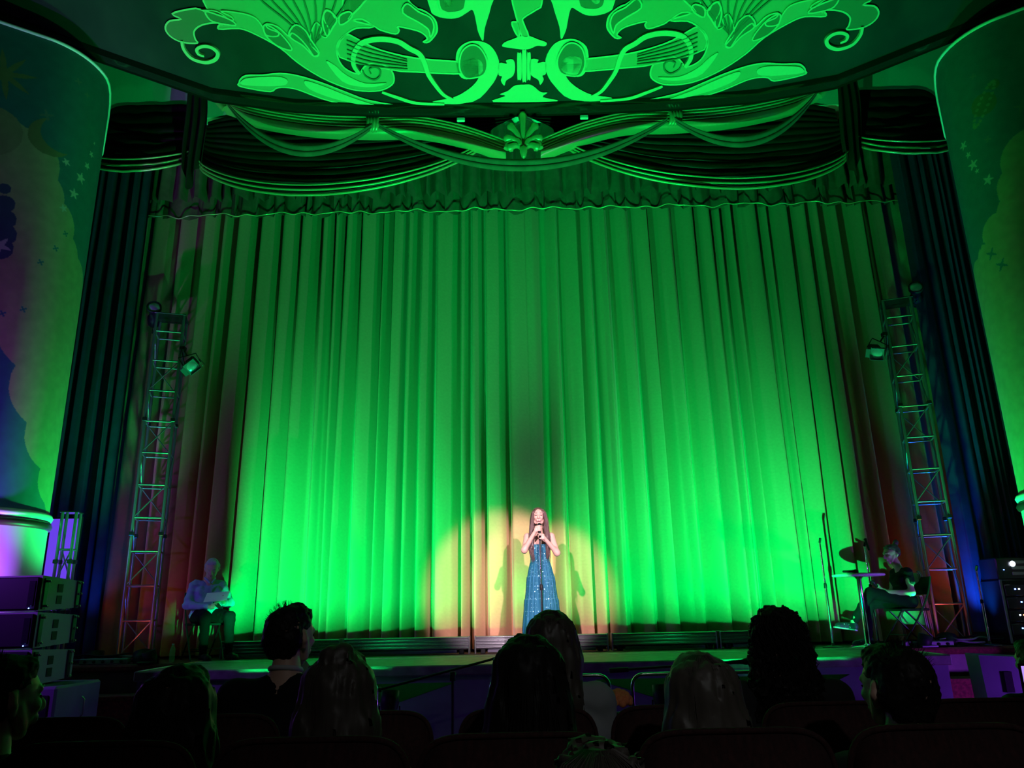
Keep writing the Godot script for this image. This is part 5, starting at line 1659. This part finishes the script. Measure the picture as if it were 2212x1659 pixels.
func locks(t: Node3D, n: int, sd: int, m: Material, f: Callable, r: float, called := "strand") -> void:
	# fine loose hairs gathered into one part
	var rg := RandomNumberGenerator.new()
	rg.seed = sd
	var st := new_st(true)
	for k in n:
		var pts: Array = f.call(rg)
		var rad := []
		for q in pts.size(): rad.append(r * (1.0 - 0.8 * q / pts.size()))
		tube(st, pts, rad, 3, false)
	var o := part(t, called, st, m)
	o.set_meta("kind", "stuff")
func build_people() -> void:
	mat("skin", lin(0.62, 0.38, 0.29), 0.5)
	mat("skin_shade", lin(0.40, 0.22, 0.16), 0.55)
	mat("lip", lin(0.45, 0.12, 0.12), 0.45)
	mat("hair_brown", lin(0.10, 0.055, 0.045), 0.42, 0.0, 0.2)
	mat("hair_dark", lin(0.012, 0.010, 0.009), 0.5, 0.0, 0.15)
	mat("hair_ash", lin(0.06, 0.048, 0.038), 0.5, 0.0, 0.15)
	mat("hair_grey", lin(0.45, 0.45, 0.46), 0.6)
	mat("hair_blond", lin(0.09, 0.075, 0.062), 0.5)
	mat("shirt_blue", lin(0.30, 0.40, 0.62), 0.8)
	mat("suit", lin(0.010, 0.011, 0.016), 0.85)
	mat("collar", lin(0.5, 0.5, 0.52), 0.8)
	mat("jacket_grey", lin(0.30, 0.32, 0.33), 0.85)
	mat("denim", lin(0.007, 0.007, 0.009), 0.9)
	mat("shoe_navy", lin(0.02, 0.022, 0.05), 0.5)
	mat("shoe_pale", lin(0.55, 0.5, 0.6), 0.5)
	var dm := mat("sequin", lin(0.05, 0.38, 0.60), 0.32, 0.4)
	grainy(dm, 0.18, 0.45, 6.0, 21, 6.0)
	mat("sequin_flake", lin(0.45, 0.85, 0.95), 0.3, 0.8)
	for q in ["denim", "suit", "hair_dark", "jacket_grey"]: M[q].metallic_specular = 0.25
	singer()
	seated_man()
	seated_woman()
	audience()
func singer() -> void:
	var t := person("singer in a blue sequined gown at the microphone", Vector3(0.0, STAGE + 0.003, -9.72), 0.0)
	var body := []
	chain(body, [Vector3(0, 1.545, -0.015), Vector3(0, 1.46, -0.02), Vector3(0, 1.38, -0.025)], [0.044, 0.043, 0.055])
	body.append([Vector3(-0.135, 1.385, -0.025), Vector3(0.135, 1.385, -0.025), 0.045, 0.045])
	body.append([Vector3(-0.065, 1.30, -0.01), Vector3(0.065, 1.30, -0.01), 0.082, 0.082])
	body.append([Vector3(-0.055, 1.20, 0.0), Vector3(0.055, 1.20, 0.0), 0.078, 0.078])
	body.append([Vector3(-0.045, 1.08, 0.0), Vector3(0.045, 1.08, 0.0), 0.07, 0.07])
	body.append([Vector3(-0.055, 0.93, 0.0), Vector3(0.055, 0.93, 0.0), 0.07, 0.07])
	for s: float in [-1.0, 1.0]:
		chain(body, [Vector3(s * 0.065, 0.88, 0), Vector3(s * 0.075, 0.50, 0.01), Vector3(s * 0.075, 0.10, -0.01)], [0.065, 0.052, 0.036])
	var w1 := Vector3(-0.052, 1.435, 0.185)
	var w2 := Vector3(0.058, 1.345, 0.190)
	chain(body, [Vector3(-0.150, 1.385, -0.02), Vector3(-0.192, 1.215, 0.12), w1], [0.042, 0.035, 0.023])
	chain(body, [Vector3(0.150, 1.385, -0.02), Vector3(0.208, 1.175, 0.10), w2], [0.042, 0.035, 0.023])
	var ax := (Vector3(0, 1.50, 0.15) - Vector3(0, 1.33, 0.21)).normalized()
	var h1 := hand_bones(w1, Vector3(-0.040, 1.462, 0.185), Vector3(0, 1.462, 0.170), ax, 0.018, -1.0)
	var h2 := hand_bones(w2, Vector3(0.040, 1.365, 0.197), Vector3(0, 1.362, 0.198), ax, 0.015, 1.0)
	var hx := turned(Vector3(-0.005, 1.615, 0.0), 0.0, -0.10)
	body_mesh(t, body, hx, [h1, h2], M.skin, 0.011)
	face(t, hx, M.hair_brown, M.lip)
	# long hair parted in the middle
	var st := new_st(true)
	var hair := [[Vector3(-0.005, 1.668, -0.045), Vector3(-0.005, 1.665, -0.025), 0.082, 0.084]]
	for s: float in [-1.0, 1.0]:
		chain(hair, [Vector3(-0.005 + s * 0.022, 1.705, 0.035), Vector3(s * 0.062, 1.672, 0.052), Vector3(s * 0.082, 1.60, 0.040), Vector3(s * 0.088, 1.49, 0.035), Vector3(s * 0.095, 1.37, 0.055), Vector3(s * 0.100, 1.24, 0.075), Vector3(s * 0.09, 1.12, 0.085)], [0.024, 0.024, 0.026, 0.032, 0.036, 0.032, 0.012])
		chain(hair, [Vector3(s * 0.05, 1.62, -0.05), Vector3(s * 0.06, 1.40, -0.075), Vector3(s * 0.065, 1.22, -0.08)], [0.05, 0.05, 0.02])
	flesh(st, hair, 0.007, 0.015, 0.008, Vector3(60, 7, 60))
	part(t, "hair", st, M.hair_brown)
	locks(t, 90, 5, M.hair_brown, func(rg: RandomNumberGenerator) -> Array:
		var s := 1.0 if rg.randf() < 0.5 else -1.0
		var a := rg.randf_range(-0.9, 1.4)
		var ph := rg.randf() * TAU
		var p := []
		var cs := [Vector3(0.03, 1.715, 0.02), Vector3(0.066, 1.67, 0.04), Vector3(0.086, 1.58, 0.038), Vector3(0.092, 1.46, 0.04), Vector3(0.10, 1.34, 0.058), Vector3(0.103, 1.22, 0.078), Vector3(0.095, 1.10 + rg.randf_range(-0.04, 0.06), 0.088)]
		for q in 19:
			var e := q / 3.0
			var c: Vector3 = cs[mini(int(e), 6)].lerp(cs[mini(int(e) + 1, 6)], e - int(e))
			var rr := 0.036 if q < 15 else 0.03
			p.append(Vector3(s * (c.x + rr * sin(a) * 0.8), c.y, c.z + rr * cos(a)) + Vector3(0.013 * sin(ph * 0.3 + q * 1.1), 0, 0.010 * cos(ph * 0.3 + q * 1.1)) * clampf(q / 8.0 - 0.7, 0.0, 1.0))
		return p, 0.0035, "lock")
	# gown: fitted top, three gathered tiers
	st = new_st(true)
	var prof := [[1.285, 0.130], [1.24, 0.135], [1.17, 0.124], [1.12, 0.118], [1.08, 0.120], [1.00, 0.140], [0.91, 0.160], [0.895, 0.168], [0.75, 0.185], [0.645, 0.195], [0.63, 0.205], [0.45, 0.222], [0.30, 0.235], [0.15, 0.248], [0.012, 0.26]]
	var ns := 160
	var g := []
	for j in 57:
		var e := j / 56.0 * (prof.size() - 1)
		var q := mini(int(e), prof.size() - 2)
		var y := lerpf(prof[q][0], prof[q + 1][0], e - q)
		var r := lerpf(prof[q][1], prof[q + 1][1], e - q)
		var tier := 0.0 if y > 1.08 else (fposmod(1.08 - y, 0.27) / 0.27)
		var row := PackedVector3Array()
		for i in ns + 1:
			var a := TAU * i / ns
			var pl := (sin(a * 23.0 + y * 2.0) * 0.55 + sin(a * 41.0 + 1.3) * 0.45) * 0.007 * (1.0 if y < 1.08 else 0.25) * (0.55 + 0.6 * tier)
			pl += 0.012 * sin(a * 5.0 + 0.6) * clampf(1.0 - y, 0.0, 1.0)
			row.append(Vector3((r + pl) * cos(a), y, (r * 0.80 + pl) * sin(a)))
		g.append(row)
	for j in 56:
		for i in ns: quad(st, g[j][i], g[j][i + 1], g[j + 1][i + 1], g[j + 1][i])
	var gown := part(t, "gown", st, M.sequin, "blue-green sequined gown with gathered tiers")
	# flashing sequins scattered over the cloth
	var rg := RandomNumberGenerator.new()
	rg.seed = 9
	st = new_st()
	for k in 520:
		var j := rg.randi_range(1, 55)
		var i := rg.randi_range(4, ns / 2 - 4)
		var p: Vector3 = g[j][i]
		var n := Vector3(p.x, 0, p.z * 1.4).normalized()
		n = (n + Vector3(rg.randf_range(-0.5, 0.5), rg.randf_range(-0.3, 0.6), rg.randf_range(-0.3, 0.3))).normalized()
		var x := n.cross(Vector3.UP).normalized()
		var y := x.cross(n)
		var c := p + Vector3(p.x, 0, p.z).normalized() * 0.003
		var s := rg.randf_range(0.003, 0.0065)
		quad(st, c - x * s, c + y * s, c + x * s, c - y * s)
	var fl := part(gown, "sequins", st, M.sequin_flake)
	fl.set_meta("kind", "stuff")
	for s: float in [-1.0, 1.0]:
		st = new_st(true)
		tube(st, smooth_path([Vector3(s * 0.085, 1.28, 0.06), Vector3(s * 0.09, 1.36, 0.04), Vector3(s * 0.085, 1.425, -0.02), Vector3(s * 0.07, 1.34, -0.09)], 4), 0.006, 6)
		part(gown, "shoulder_strap", st, M.sequin)
		shoe(t, Vector3(s * 0.075, 0.005, -0.02), Vector3(s * 0.085, 0.005, 0.19), M.shoe_navy)
		st = new_st(true)
		lathe(st, [Vector2(0, -0.012), Vector2(0.014, 0.0), Vector2(0, 0.014)], 8, turned(Vector3(-0.005 + s * 0.094, 1.595, -0.005)))
		part(t, "earring", st, M.shoe_pale)
	# the microphone in her hands stands in the clip
	var m := thing("vocal_microphone", "black microphone at the singer's mouth", "microphone", Vector3(0.0, STAGE, -9.72))
	st = new_st(true)
	var mx := along(Vector3(0, 1.485, 0.155), Vector3(0, 1.485, 0.155) + ax)
	mic(st, mx)
	part(m, "handle", st, M.black)
	st = new_st(true)
	mic_head(st, mx)
	part(m, "grille", st, M.dark_metal)
func seated_man() -> void:
	var t := person("seated grey-haired man in a light blue shirt reading a paper", Vector3(-4.34, STAGE - 0.02, -10.40), 0.65)
	var w1 := Vector3(-0.07, 0.655, 0.30)
	var w2 := Vector3(0.115, 0.70, 0.32)
	var body := []
	chain(body, [Vector3(0, 1.10, 0.075), Vector3(0, 1.03, 0.05), Vector3(0, 0.93, 0.01)], [0.052, 0.055, 0.07])
	var torso := []
	torso.append([Vector3(-0.16, 0.925, 0.0), Vector3(0.16, 0.925, 0.0), 0.068, 0.068])
	torso.append([Vector3(-0.09, 0.82, 0.01), Vector3(0.09, 0.82, 0.01), 0.115, 0.115])
	torso.append([Vector3(-0.09, 0.68, 0.015), Vector3(0.09, 0.68, 0.015), 0.118, 0.118])
	torso.append([Vector3(-0.09, 0.56, 0.01), Vector3(0.09, 0.56, 0.01), 0.115, 0.115])
	var arms := []
	chain(arms, [Vector3(-0.185, 0.92, 0.0), Vector3(-0.265, 0.68, 0.07), w1], [0.058, 0.052, 0.036])
	chain(arms, [Vector3(0.185, 0.92, 0.0), Vector3(0.27, 0.70, 0.10), w2], [0.058, 0.052, 0.036])
	var legs := []
	chain(legs, [Vector3(-0.10, 0.545, 0.02), Vector3(-0.13, 0.535, 0.44), Vector3(-0.11, 0.10, 0.40)], [0.095, 0.068, 0.048])
	chain(legs, [Vector3(0.10, 0.545, 0.02), Vector3(0.17, 0.53, 0.44), Vector3(0.19, 0.10, 0.44)], [0.095, 0.068, 0.048])
	for q in [torso, arms, legs]:
		for b in q: body.append([b[0], b[1], b[2] - 0.012, b[3] - 0.012])
	var hx := turned(Vector3(0.0, 1.128, 0.10), -0.35, 0.40)
	var h1 := hand_bones(w1 + Vector3(0.01, 0, 0.02), Vector3(-0.035, 0.655, 0.355), Vector3(0.0, 0.66, 0.375), Vector3(0.3, 1, 0.2), 0.013, -1.0)
	var h2 := hand_bones(w2 + Vector3(-0.005, 0.005, 0.02), Vector3(0.095, 0.728, 0.375), Vector3(0.065, 0.745, 0.385), Vector3(0.2, 0.4, 0.9), 0.008, 1.0)
	body_mesh(t, body, hx, [h1, h2], M.skin)
	face(t, hx, M.hair_grey, M.lip)
	var st := new_st(true)
	var hair := moved([[Vector3(0, 0.062, -0.045), Vector3(0, 0.075, 0.0), 0.074, 0.070], [Vector3(-0.045, 0.03, -0.045), Vector3(0.045, 0.03, -0.045), 0.052, 0.052], [Vector3(-0.03, 0.10, 0.05), Vector3(0.035, 0.10, 0.045), 0.026, 0.026], [Vector3(-0.068, 0.03, -0.005), Vector3(-0.072, -0.01, 0.0), 0.018, 0.012], [Vector3(0.068, 0.03, -0.005), Vector3(0.072, -0.01, 0.0), 0.018, 0.012]], hx)
	flesh(st, hair, 0.006, 0.02, 0.006, Vector3(50, 50, 50))
	part(t, "hair", st, M.hair_grey)
	st = new_st(true)
	flesh(st, torso + arms, 0.012, 0.03, 0.014, Vector3(9, 14, 9))
	var sh := part(t, "shirt", st, M.shirt_blue, "light blue long-sleeved shirt")
	for s: float in [-1.0, 1.0]:
		st = new_st(true)
		tube(st, smooth_path([Vector3(s * 0.012, 0.955, 0.105), Vector3(s * 0.05, 1.0, 0.085), Vector3(s * 0.062, 1.02, 0.04), Vector3(s * 0.02, 1.03, -0.01)], 4), 0.013, 7)
		part(sh, "collar", st, M.shirt_blue)
	st = new_st()
	box(st, Vector3(-0.012, 0.58, 0.134), Vector3(0.012, 0.93, 0.140), turned(Vector3(0, 0, -0.006)), 0.003)
	part(sh, "button_band", st, M.shirt_blue)
	st = new_st(true)
	flesh(st, legs + [[Vector3(-0.09, 0.54, 0.0), Vector3(0.09, 0.54, 0.0), 0.112, 0.112]], 0.013, 0.03, 0.01, Vector3(9, 12, 9))
	part(t, "trousers", st, M.denim)
	shoe(t, Vector3(-0.11, 0.012, 0.37), Vector3(-0.09, 0.012, 0.63), M.black)
	shoe(t, Vector3(0.19, 0.012, 0.41), Vector3(0.23, 0.012, 0.67), M.black)
	# sheet of paper and a small dark phone in his hands
	var p := thing("paper_sheet", "white sheet of paper held by the seated man", "paper", Vector3(-4.34, STAGE - 0.02, -10.40), 0.65)
	st = new_st()
	var px := turned(Vector3(0.0, 0.775, 0.40), -0.5, 0.60, 0.08)
	box(st, Vector3(-0.14, -0.001, -0.10), Vector3(0.14, 0.001, 0.10), px)
	part(p, "sheet", st, M.paper)
	p = thing("mobile_phone", "dark phone in the seated man's lower hand", "phone", Vector3(-4.34, STAGE - 0.02, -10.40), 0.65)
	st = new_st()
	box(st, Vector3(-0.035, -0.005, -0.07), Vector3(0.035, 0.005, 0.07), turned(Vector3(0.02, 0.675, 0.395), 0.2, 0.5), 0.003)
	part(p, "case", st, M.black_gloss)
func seated_woman() -> void:
	var at := Vector3(4.66, STAGE - 0.02, -10.22)
	var t := person("seated woman in black with a hair bun, legs crossed, holding a microphone", at, -PI / 2.0 + 0.1)
	var w1 := Vector3(0.085, 0.665, 0.27)
	var w2 := Vector3(-0.05, 0.665, 0.29)
	var body := []
	chain(body, [Vector3(0, 1.08, 0.065), Vector3(0, 1.01, 0.045), Vector3(0, 0.92, 0.01)], [0.042, 0.043, 0.055])
	var torso := []
	torso.append([Vector3(-0.135, 0.905, 0.0), Vector3(0.135, 0.905, 0.0), 0.052, 0.052])
	torso.append([Vector3(-0.07, 0.81, 0.02), Vector3(0.07, 0.81, 0.02), 0.096, 0.096])
	torso.append([Vector3(-0.06, 0.68, 0.01), Vector3(0.06, 0.68, 0.01), 0.085, 0.085])
	torso.append([Vector3(-0.07, 0.56, 0.0), Vector3(0.07, 0.56, 0.0), 0.105, 0.105])
	var sl := []
	chain(sl, [Vector3(-0.15, 0.90, 0.0), Vector3(-0.185, 0.78, 0.01)], [0.054, 0.050])
	chain(sl, [Vector3(0.15, 0.90, 0.0), Vector3(0.185, 0.78, 0.0)], [0.054, 0.050])
	chain(body, [Vector3(-0.15, 0.90, 0.0), Vector3(-0.20, 0.66, 0.04), w2], [0.042, 0.036, 0.024])
	chain(body, [Vector3(0.15, 0.90, 0.0), Vector3(0.205, 0.645, 0.02), w1], [0.042, 0.036, 0.024])
	var legs := []
	chain(legs, [Vector3(-0.09, 0.54, 0.0), Vector3(-0.07, 0.52, 0.46), Vector3(-0.08, 0.10, 0.52)], [0.09, 0.062, 0.045])
	chain(legs, [Vector3(0.09, 0.55, 0.0), Vector3(0.02, 0.655, 0.46), Vector3(0.01, 0.40, 0.66), Vector3(0.005, 0.33, 0.71)], [0.092, 0.066, 0.052, 0.05])
	for b in torso + sl + legs: body.append([b[0], b[1], b[2] - 0.012, b[3] - 0.012])
	body.append([Vector3(0.005, 0.36, 0.70), Vector3(0.005, 0.28, 0.75), 0.032, 0.03])
	var hx := turned(Vector3(0.0, 1.118, 0.085), 0.12, 0.10)
	var ax := Vector3(0.05, 0.75, 0.65).normalized()
	var h1 := hand_bones(w1, Vector3(0.035, 0.690, 0.31), Vector3(0.0, 0.70, 0.325), ax, 0.017, 1.0)
	var h2 := hand_bones(w2, Vector3(-0.036, 0.655, 0.29), Vector3(-0.002, 0.65, 0.283), ax, 0.017, -1.0)
	body_mesh(t, body, hx, [h1, h2], M.skin)
	face(t, hx, M.hair_ash, M.lip)
	var st := new_st(true)
	var hair := moved([[Vector3(0, 0.055, -0.045), Vector3(0, 0.068, 0.0), 0.076, 0.074], [Vector3(-0.05, 0.02, -0.04), Vector3(0.05, 0.02, -0.04), 0.048, 0.048], [Vector3(-0.03, 0.096, 0.045), Vector3(0.03, 0.096, 0.045), 0.026, 0.026], [Vector3(0, 0.13, -0.085), Vector3(0.006, 0.155, -0.10), 0.030, 0.034]], hx)
	flesh(st, hair, 0.006, 0.018, 0.005, Vector3(25, 60, 25))
	part(t, "hair", st, M.hair_blond)
	st = new_st(true)
	flesh(st, torso + sl, 0.012, 0.028, 0.006, Vector3(9, 14, 9))
	part(t, "shirt", st, M.black_cloth, "black short-sleeved shirt")
	st = new_st(true)
	flesh(st, legs + [[Vector3(-0.07, 0.545, 0.0), Vector3(0.07, 0.545, 0.0), 0.106, 0.106]], 0.013, 0.03, 0.008, Vector3(9, 12, 9))
	part(t, "trousers", st, M.denim)
	shoe(t, Vector3(0.005, 0.205, 0.735), Vector3(0.0, 0.245, 0.985), M.shoe_navy, M.shoe_pale)
	shoe(t, Vector3(-0.08, 0.012, 0.49), Vector3(-0.09, 0.012, 0.74), M.shoe_navy, M.shoe_pale)
	var m := thing("hand_microphone", "black microphone in the seated woman's hands", "microphone", at, -PI / 2.0 + 0.1)
	st = new_st(true)
	var mx := along(Vector3(0, 0.765, 0.382), Vector3(0, 0.765, 0.382) + ax)
	mic(st, mx)
	part(m, "handle", st, M.black)
	st = new_st(true)
	mic_head(st, mx)
	part(m, "grille", st, M.dark_metal)
func onlooker(label: String, x: float, top: float, z: float, o: Dictionary) -> Node3D:
	# someone in the stalls, facing the stage: body, clothes, hair of the given style
	var fl := floor_y(z)
	var t := person(label, Vector3(x, fl, z), PI + o.get("turn", 0.0), "audience in the stalls")
	var h := top - fl                      # height of the crown over the floor
	var hc := h - 0.115
	var sw: float = o.get("wide", 0.17)
	var sy := h - 0.31
	var body := []
	chain(body, [Vector3(0, hc - 0.03, 0.0), Vector3(0, hc - 0.12, -0.01), Vector3(0, sy, -0.02)], [0.05, 0.052, 0.07])
	var cl := []
	cl.append([Vector3(-sw + 0.02, sy - 0.015, -0.02), Vector3(sw - 0.02, sy - 0.015, -0.02), 0.064, 0.064])
	cl.append([Vector3(-0.05, sy + 0.02, -0.03), Vector3(0.05, sy + 0.02, -0.03), 0.052, 0.052])
	cl.append([Vector3(-sw * 0.55, sy - 0.16, -0.01), Vector3(sw * 0.55, sy - 0.16, -0.01), 0.112, 0.112])
	cl.append([Vector3(-sw * 0.5, 0.56, 0.0), Vector3(sw * 0.5, 0.56, 0.0), 0.112, 0.112])
	cl.append([Vector3(0, sy - 0.14, -0.01), Vector3(0, 0.58, 0.0), 0.12, 0.12])
	for s: float in [-1.0, 1.0]:
		chain(cl, [Vector3(s * sw, sy - 0.02, -0.01), Vector3(s * (sw + 0.035), sy - 0.28, 0.04), Vector3(s * (sw - 0.05), 0.66, 0.26)], [0.062, 0.05, 0.036])
		chain(cl, [Vector3(s * 0.09, 0.55, 0.05), Vector3(s * 0.10, 0.55, 0.40), Vector3(s * 0.10, 0.12, 0.42)], [0.085, 0.066, 0.046])
	for b in cl: body.append([b[0], b[1], b[2] - 0.014, b[3] - 0.014])
	var hx := turned(Vector3(0, hc, 0.02), o.get("look", 0.0), 0.0)
	var hands := []
	for s: float in [-1.0, 1.0]:
		hands.append(hand_bones(Vector3(s * (sw - 0.05), 0.66, 0.26), Vector3(s * (sw - 0.065), 0.655, 0.32), Vector3(s * (sw - 0.07), 0.635, 0.34), Vector3(s, 0.1, 0.2), 0.02, 1.0))
	body_mesh(t, body, hx, hands, o.get("skin", M.skin), 0.018)
	face(t, hx, M.hair_dark, M.lip)
	var st := new_st(true)
	flesh(st, cl, 0.018, 0.035, 0.008, Vector3(8, 10, 8))
	part(t, "clothes", st, o.cloth)
	var hm: Material = o.hair
	st = new_st(true)
	var style: String = o.style
	var hb := [[Vector3(0, 0.045, -0.04), Vector3(0, 0.058, 0.0), 0.082, 0.080], [Vector3(-0.03, 0.10, 0.05), Vector3(0.03, 0.10, 0.05), 0.028, 0.028]]
	var L: float = o.get("long", 0.35)
	if style == "short":
		hb.append([Vector3(-0.042, 0.0, -0.048), Vector3(0.042, 0.0, -0.048), 0.050, 0.050])
		hb.append([Vector3(-0.03, -0.045, -0.055), Vector3(0.03, -0.045, -0.055), 0.034, 0.034])
		if o.has("quiff"): chain(hb, [Vector3(-0.04, 0.10, -0.05), Vector3(-0.03, 0.112, 0.0), Vector3(0.01, 0.105, 0.045)], [0.030, 0.032, 0.026])
		flesh(st, moved(hb, hx), 0.007, 0.02, 0.007, Vector3(55, 55, 55))
	else:
		var spread: float = o.get("spread", 0.06)
		for s: float in [-1.0, 1.0]:
			chain(hb, [Vector3(s * 0.035, 0.04, -0.03), Vector3(s * 0.056, -0.06, -0.045), Vector3(s * (0.055 + spread * 0.55), -L * 0.6, -0.07), Vector3(s * (0.06 + spread), -L, -0.085)], [0.070, 0.062, 0.058, 0.034])
			chain(hb, [Vector3(s * 0.06, 0.03, 0.02), Vector3(s * 0.075, -0.09, 0.02), Vector3(s * (0.075 + spread * 0.8), -L * 0.8, 0.0)], [0.036, 0.034, 0.026])
		chain(hb, [Vector3(0, 0.0, -0.05), Vector3(0, -L * 0.6, -0.085), Vector3(0, -L, -0.10)], [0.075, 0.07, 0.05])
		if style == "bun":
			hb.append([Vector3(-0.02, 0.135, -0.06), Vector3(0.025, 0.128, -0.065), 0.026, 0.024])
		if style == "curly": flesh(st, moved(hb, hx), 0.010, 0.03, 0.030, Vector3(28, 28, 28))
		else: flesh(st, moved(hb, hx), 0.009, 0.03, 0.010, Vector3(34, 3, 34))
	part(t, "hair", st, hm)
	# loose hairs along the outline
	var spread2: float = o.get("spread", 0.06)
	var curl := style == "curly"
	locks(t, int(o.get("loose", 110)), int(absf(x) * 1000.0), hm, func(rg: RandomNumberGenerator) -> Array:
		var p := []
		var a := rg.randf_range(-PI * 0.95, -PI * 0.05)
		var lift := rg.randf_range(1.0, 1.05 if not curl else 1.16)
		var ph := rg.randf() * TAU
		if style == "short":
			var e := rg.randf_range(0.1, 1.35)
			var d := Vector3(cos(a) * sin(e), cos(e), sin(a) * sin(e) * 0.98)
			var c := Vector3(0, 0.05, -0.02) + d * 0.082
			for q in 4: p.append(hx * (c + d * 0.007 * q + Vector3(rg.randf_range(-0.003, 0.003), 0.002 * q, 0)))
			return p
		var n := 15
		for q in n:
			var e := q / float(n - 1)
			var y := lerpf(0.132, -L * rg.randf_range(0.99, 1.0), e)
			var w := 0.0
			if y > 0.04: w = 0.088 * sqrt(maxf(0.0, 1.0 - pow((y - 0.04) / 0.096, 2.0)))
			else: w = lerpf(0.092, 0.09 + spread2, clampf((0.04 - y) / (L + 0.04), 0.0, 1.0))
			var wob := (0.004 if not curl else 0.018) * clampf(e * 3.0, 0.0, 1.0)
			p.append(hx * Vector3((w * cos(a) * lift + wob * sin(ph + q * (0.7 if not curl else 1.9))), y, -0.035 + w * 0.92 * sin(a) * lift + wob * cos(ph + q * (0.9 if not curl else 1.7))))
		return p, 0.0011 if not curl else 0.0022)
	return t
func audience() -> void:
	var red := mat("cardigan", lin(0.02, 0.012, 0.012), 0.9)
	var dark := mat("dark_top", lin(0.010, 0.010, 0.012), 0.9)
	# row nearest the stage
	var t := onlooker("tall man in a dark suit with a white collar, hair brushed up", -1.24, 1.555, -3.32, {"style": "short", "quiff": 1, "hair": M.hair_dark, "cloth": M.suit, "wide": 0.215, "look": -0.35, "turn": -0.1})
	var st := new_st(true)
	var ring := []
	for k in 17:
		var a := TAU * k / 16.0
		ring.append(Vector3(0.060 * cos(a), 1.555 - floor_y(-3.32) - 0.228 - 0.012 * sin(a), -0.012 + 0.058 * sin(a)))
	tube(st, ring, 0.011, 7)
	part(t, "shirt_collar", st, M.collar, "white shirt collar above the suit")
	onlooker("long-haired woman in a pale grey jacket beside the orange bouquet", -0.16, 1.515, -3.32, {"style": "long", "hair": M.hair_ash, "cloth": M.jacket_grey, "wide": 0.185, "long": 0.36, "spread": 0.01, "loose": 90})
	onlooker("woman with thick curly shoulder-length hair and a black top", 0.77, 1.51, -3.32, {"style": "curly", "hair": M.hair_dark, "cloth": dark, "wide": 0.20, "long": 0.30, "spread": 0.045, "loose": 240, "turn": -0.1})
	# second row
	onlooker("long-haired woman left of the suited man, hair falling wide", -1.29, 1.385, -2.38, {"style": "long", "hair": M.hair_dark, "cloth": red, "wide": 0.16, "long": 0.36, "spread": 0.07})
	onlooker("woman with half-tied hair and a small topknot", -0.82, 1.415, -2.38, {"style": "bun", "hair": M.hair_ash, "cloth": mat("mustard_top", lin(0.25, 0.2, 0.03), 0.9), "wide": 0.16, "long": 0.34, "spread": 0.03, "loose": 160})
	onlooker("long-haired woman with hair spreading over her shoulders, below the singer", -0.27, 1.45, -2.38, {"style": "long", "hair": M.hair_dark, "cloth": red, "wide": 0.17, "long": 0.38, "spread": 0.065})
	onlooker("woman with straight ash hair, right of the singer", 0.23, 1.39, -2.38, {"style": "long", "hair": M.hair_blond, "cloth": dark, "wide": 0.16, "long": 0.36, "spread": 0.015, "loose": 140})
	onlooker("short-haired man in dark clothes, second from the right edge", 0.79, 1.405, -2.36, {"style": "short", "hair": M.hair_dark, "cloth": dark, "wide": 0.19, "look": 0.25})
	onlooker("short-haired man at the left edge, his cheek turned to the stage", -1.81, 1.425, -2.38, {"style": "short", "hair": M.hair_dark, "cloth": dark, "wide": 0.19, "look": -0.5})
	# the row in front of the camera
	onlooker("person with frizzy hair at the bottom of the picture", -0.15, 1.27, -1.62, {"style": "curly", "hair": M.hair_blond, "cloth": dark, "wide": 0.16, "long": 0.18, "spread": 0.05, "loose": 300})
	# someone standing at the right with a lit phone
	var g := onlooker("person at the right edge filming with a lit phone", 2.58, 1.30, -4.55, {"style": "short", "hair": M.hair_dark, "cloth": dark, "wide": 0.19})
	var ph := thing("mobile_phone", "phone with a violet lit screen held at the right edge", "phone", Vector3(2.42, 1.13, -4.40), 0.1)
	st = new_st()
	box(st, Vector3(-0.036, -0.075, -0.008), Vector3(0.036, 0.075, 0.0), Transform3D.IDENTITY, 0.003)
	part(ph, "case", st, M.black)
	st = new_st()
	box(st, Vector3(-0.022, -0.022, 0.0), Vector3(0.022, 0.062, 0.001))
	part(ph, "screen", st, M.screen_violet)
	st = new_st()
	box(st, Vector3(-0.022, -0.062, 0.0), Vector3(0.022, -0.022, 0.001))
	part(ph, "screen", st, M.screen_green)
	# bouquet on the knees of the woman in grey
	var bq := thing("bouquet", "orange flower wrapped in blue paper beside the woman in grey", "bouquet", Vector3(0.115, floor_y(-3.5) + 0.47, -3.42))
	st = new_st(true)
	lathe(st, [Vector2(0.0, 0.0), Vector2(0.018, 0.0), Vector2(0.022, 0.25), Vector2(0.045, 0.42), Vector2(0.075, 0.52), Vector2(0.06, 0.52), Vector2(0.02, 0.40)], 9)
	part(bq, "wrapping", st, mat("blue_foil", lin(0.16, 0.24, 0.36), 0.4))
	var rg := RandomNumberGenerator.new()
	rg.seed = 4
	var om := mat("petal_orange", lin(0.75, 0.22, 0.08), 0.7)
	for k in 34:
		var a := k * 2.4
		var e := sqrt(k / 34.0) * 1.5
		var d := Vector3(sin(e) * cos(a), cos(e), sin(e) * sin(a))
		var c := Vector3(0, 0.56, 0) + d * 0.045
		st = new_st(true)
		var x := d.cross(Vector3(0.2, 0.9, 0.3)).normalized()
		var b := [[c, c + d * 0.02 + x * 0.006, 0.012, 0.009]]
		lathe(st, [Vector2(0, -0.014), Vector2(0.016, -0.004), Vector2(0.018, 0.006), Vector2(0.008, 0.014), Vector2(0, 0.012)], 6, along(c, c + d + x * rg.randf_range(-0.4, 0.4)))
		part(bq, "petal", st, om)
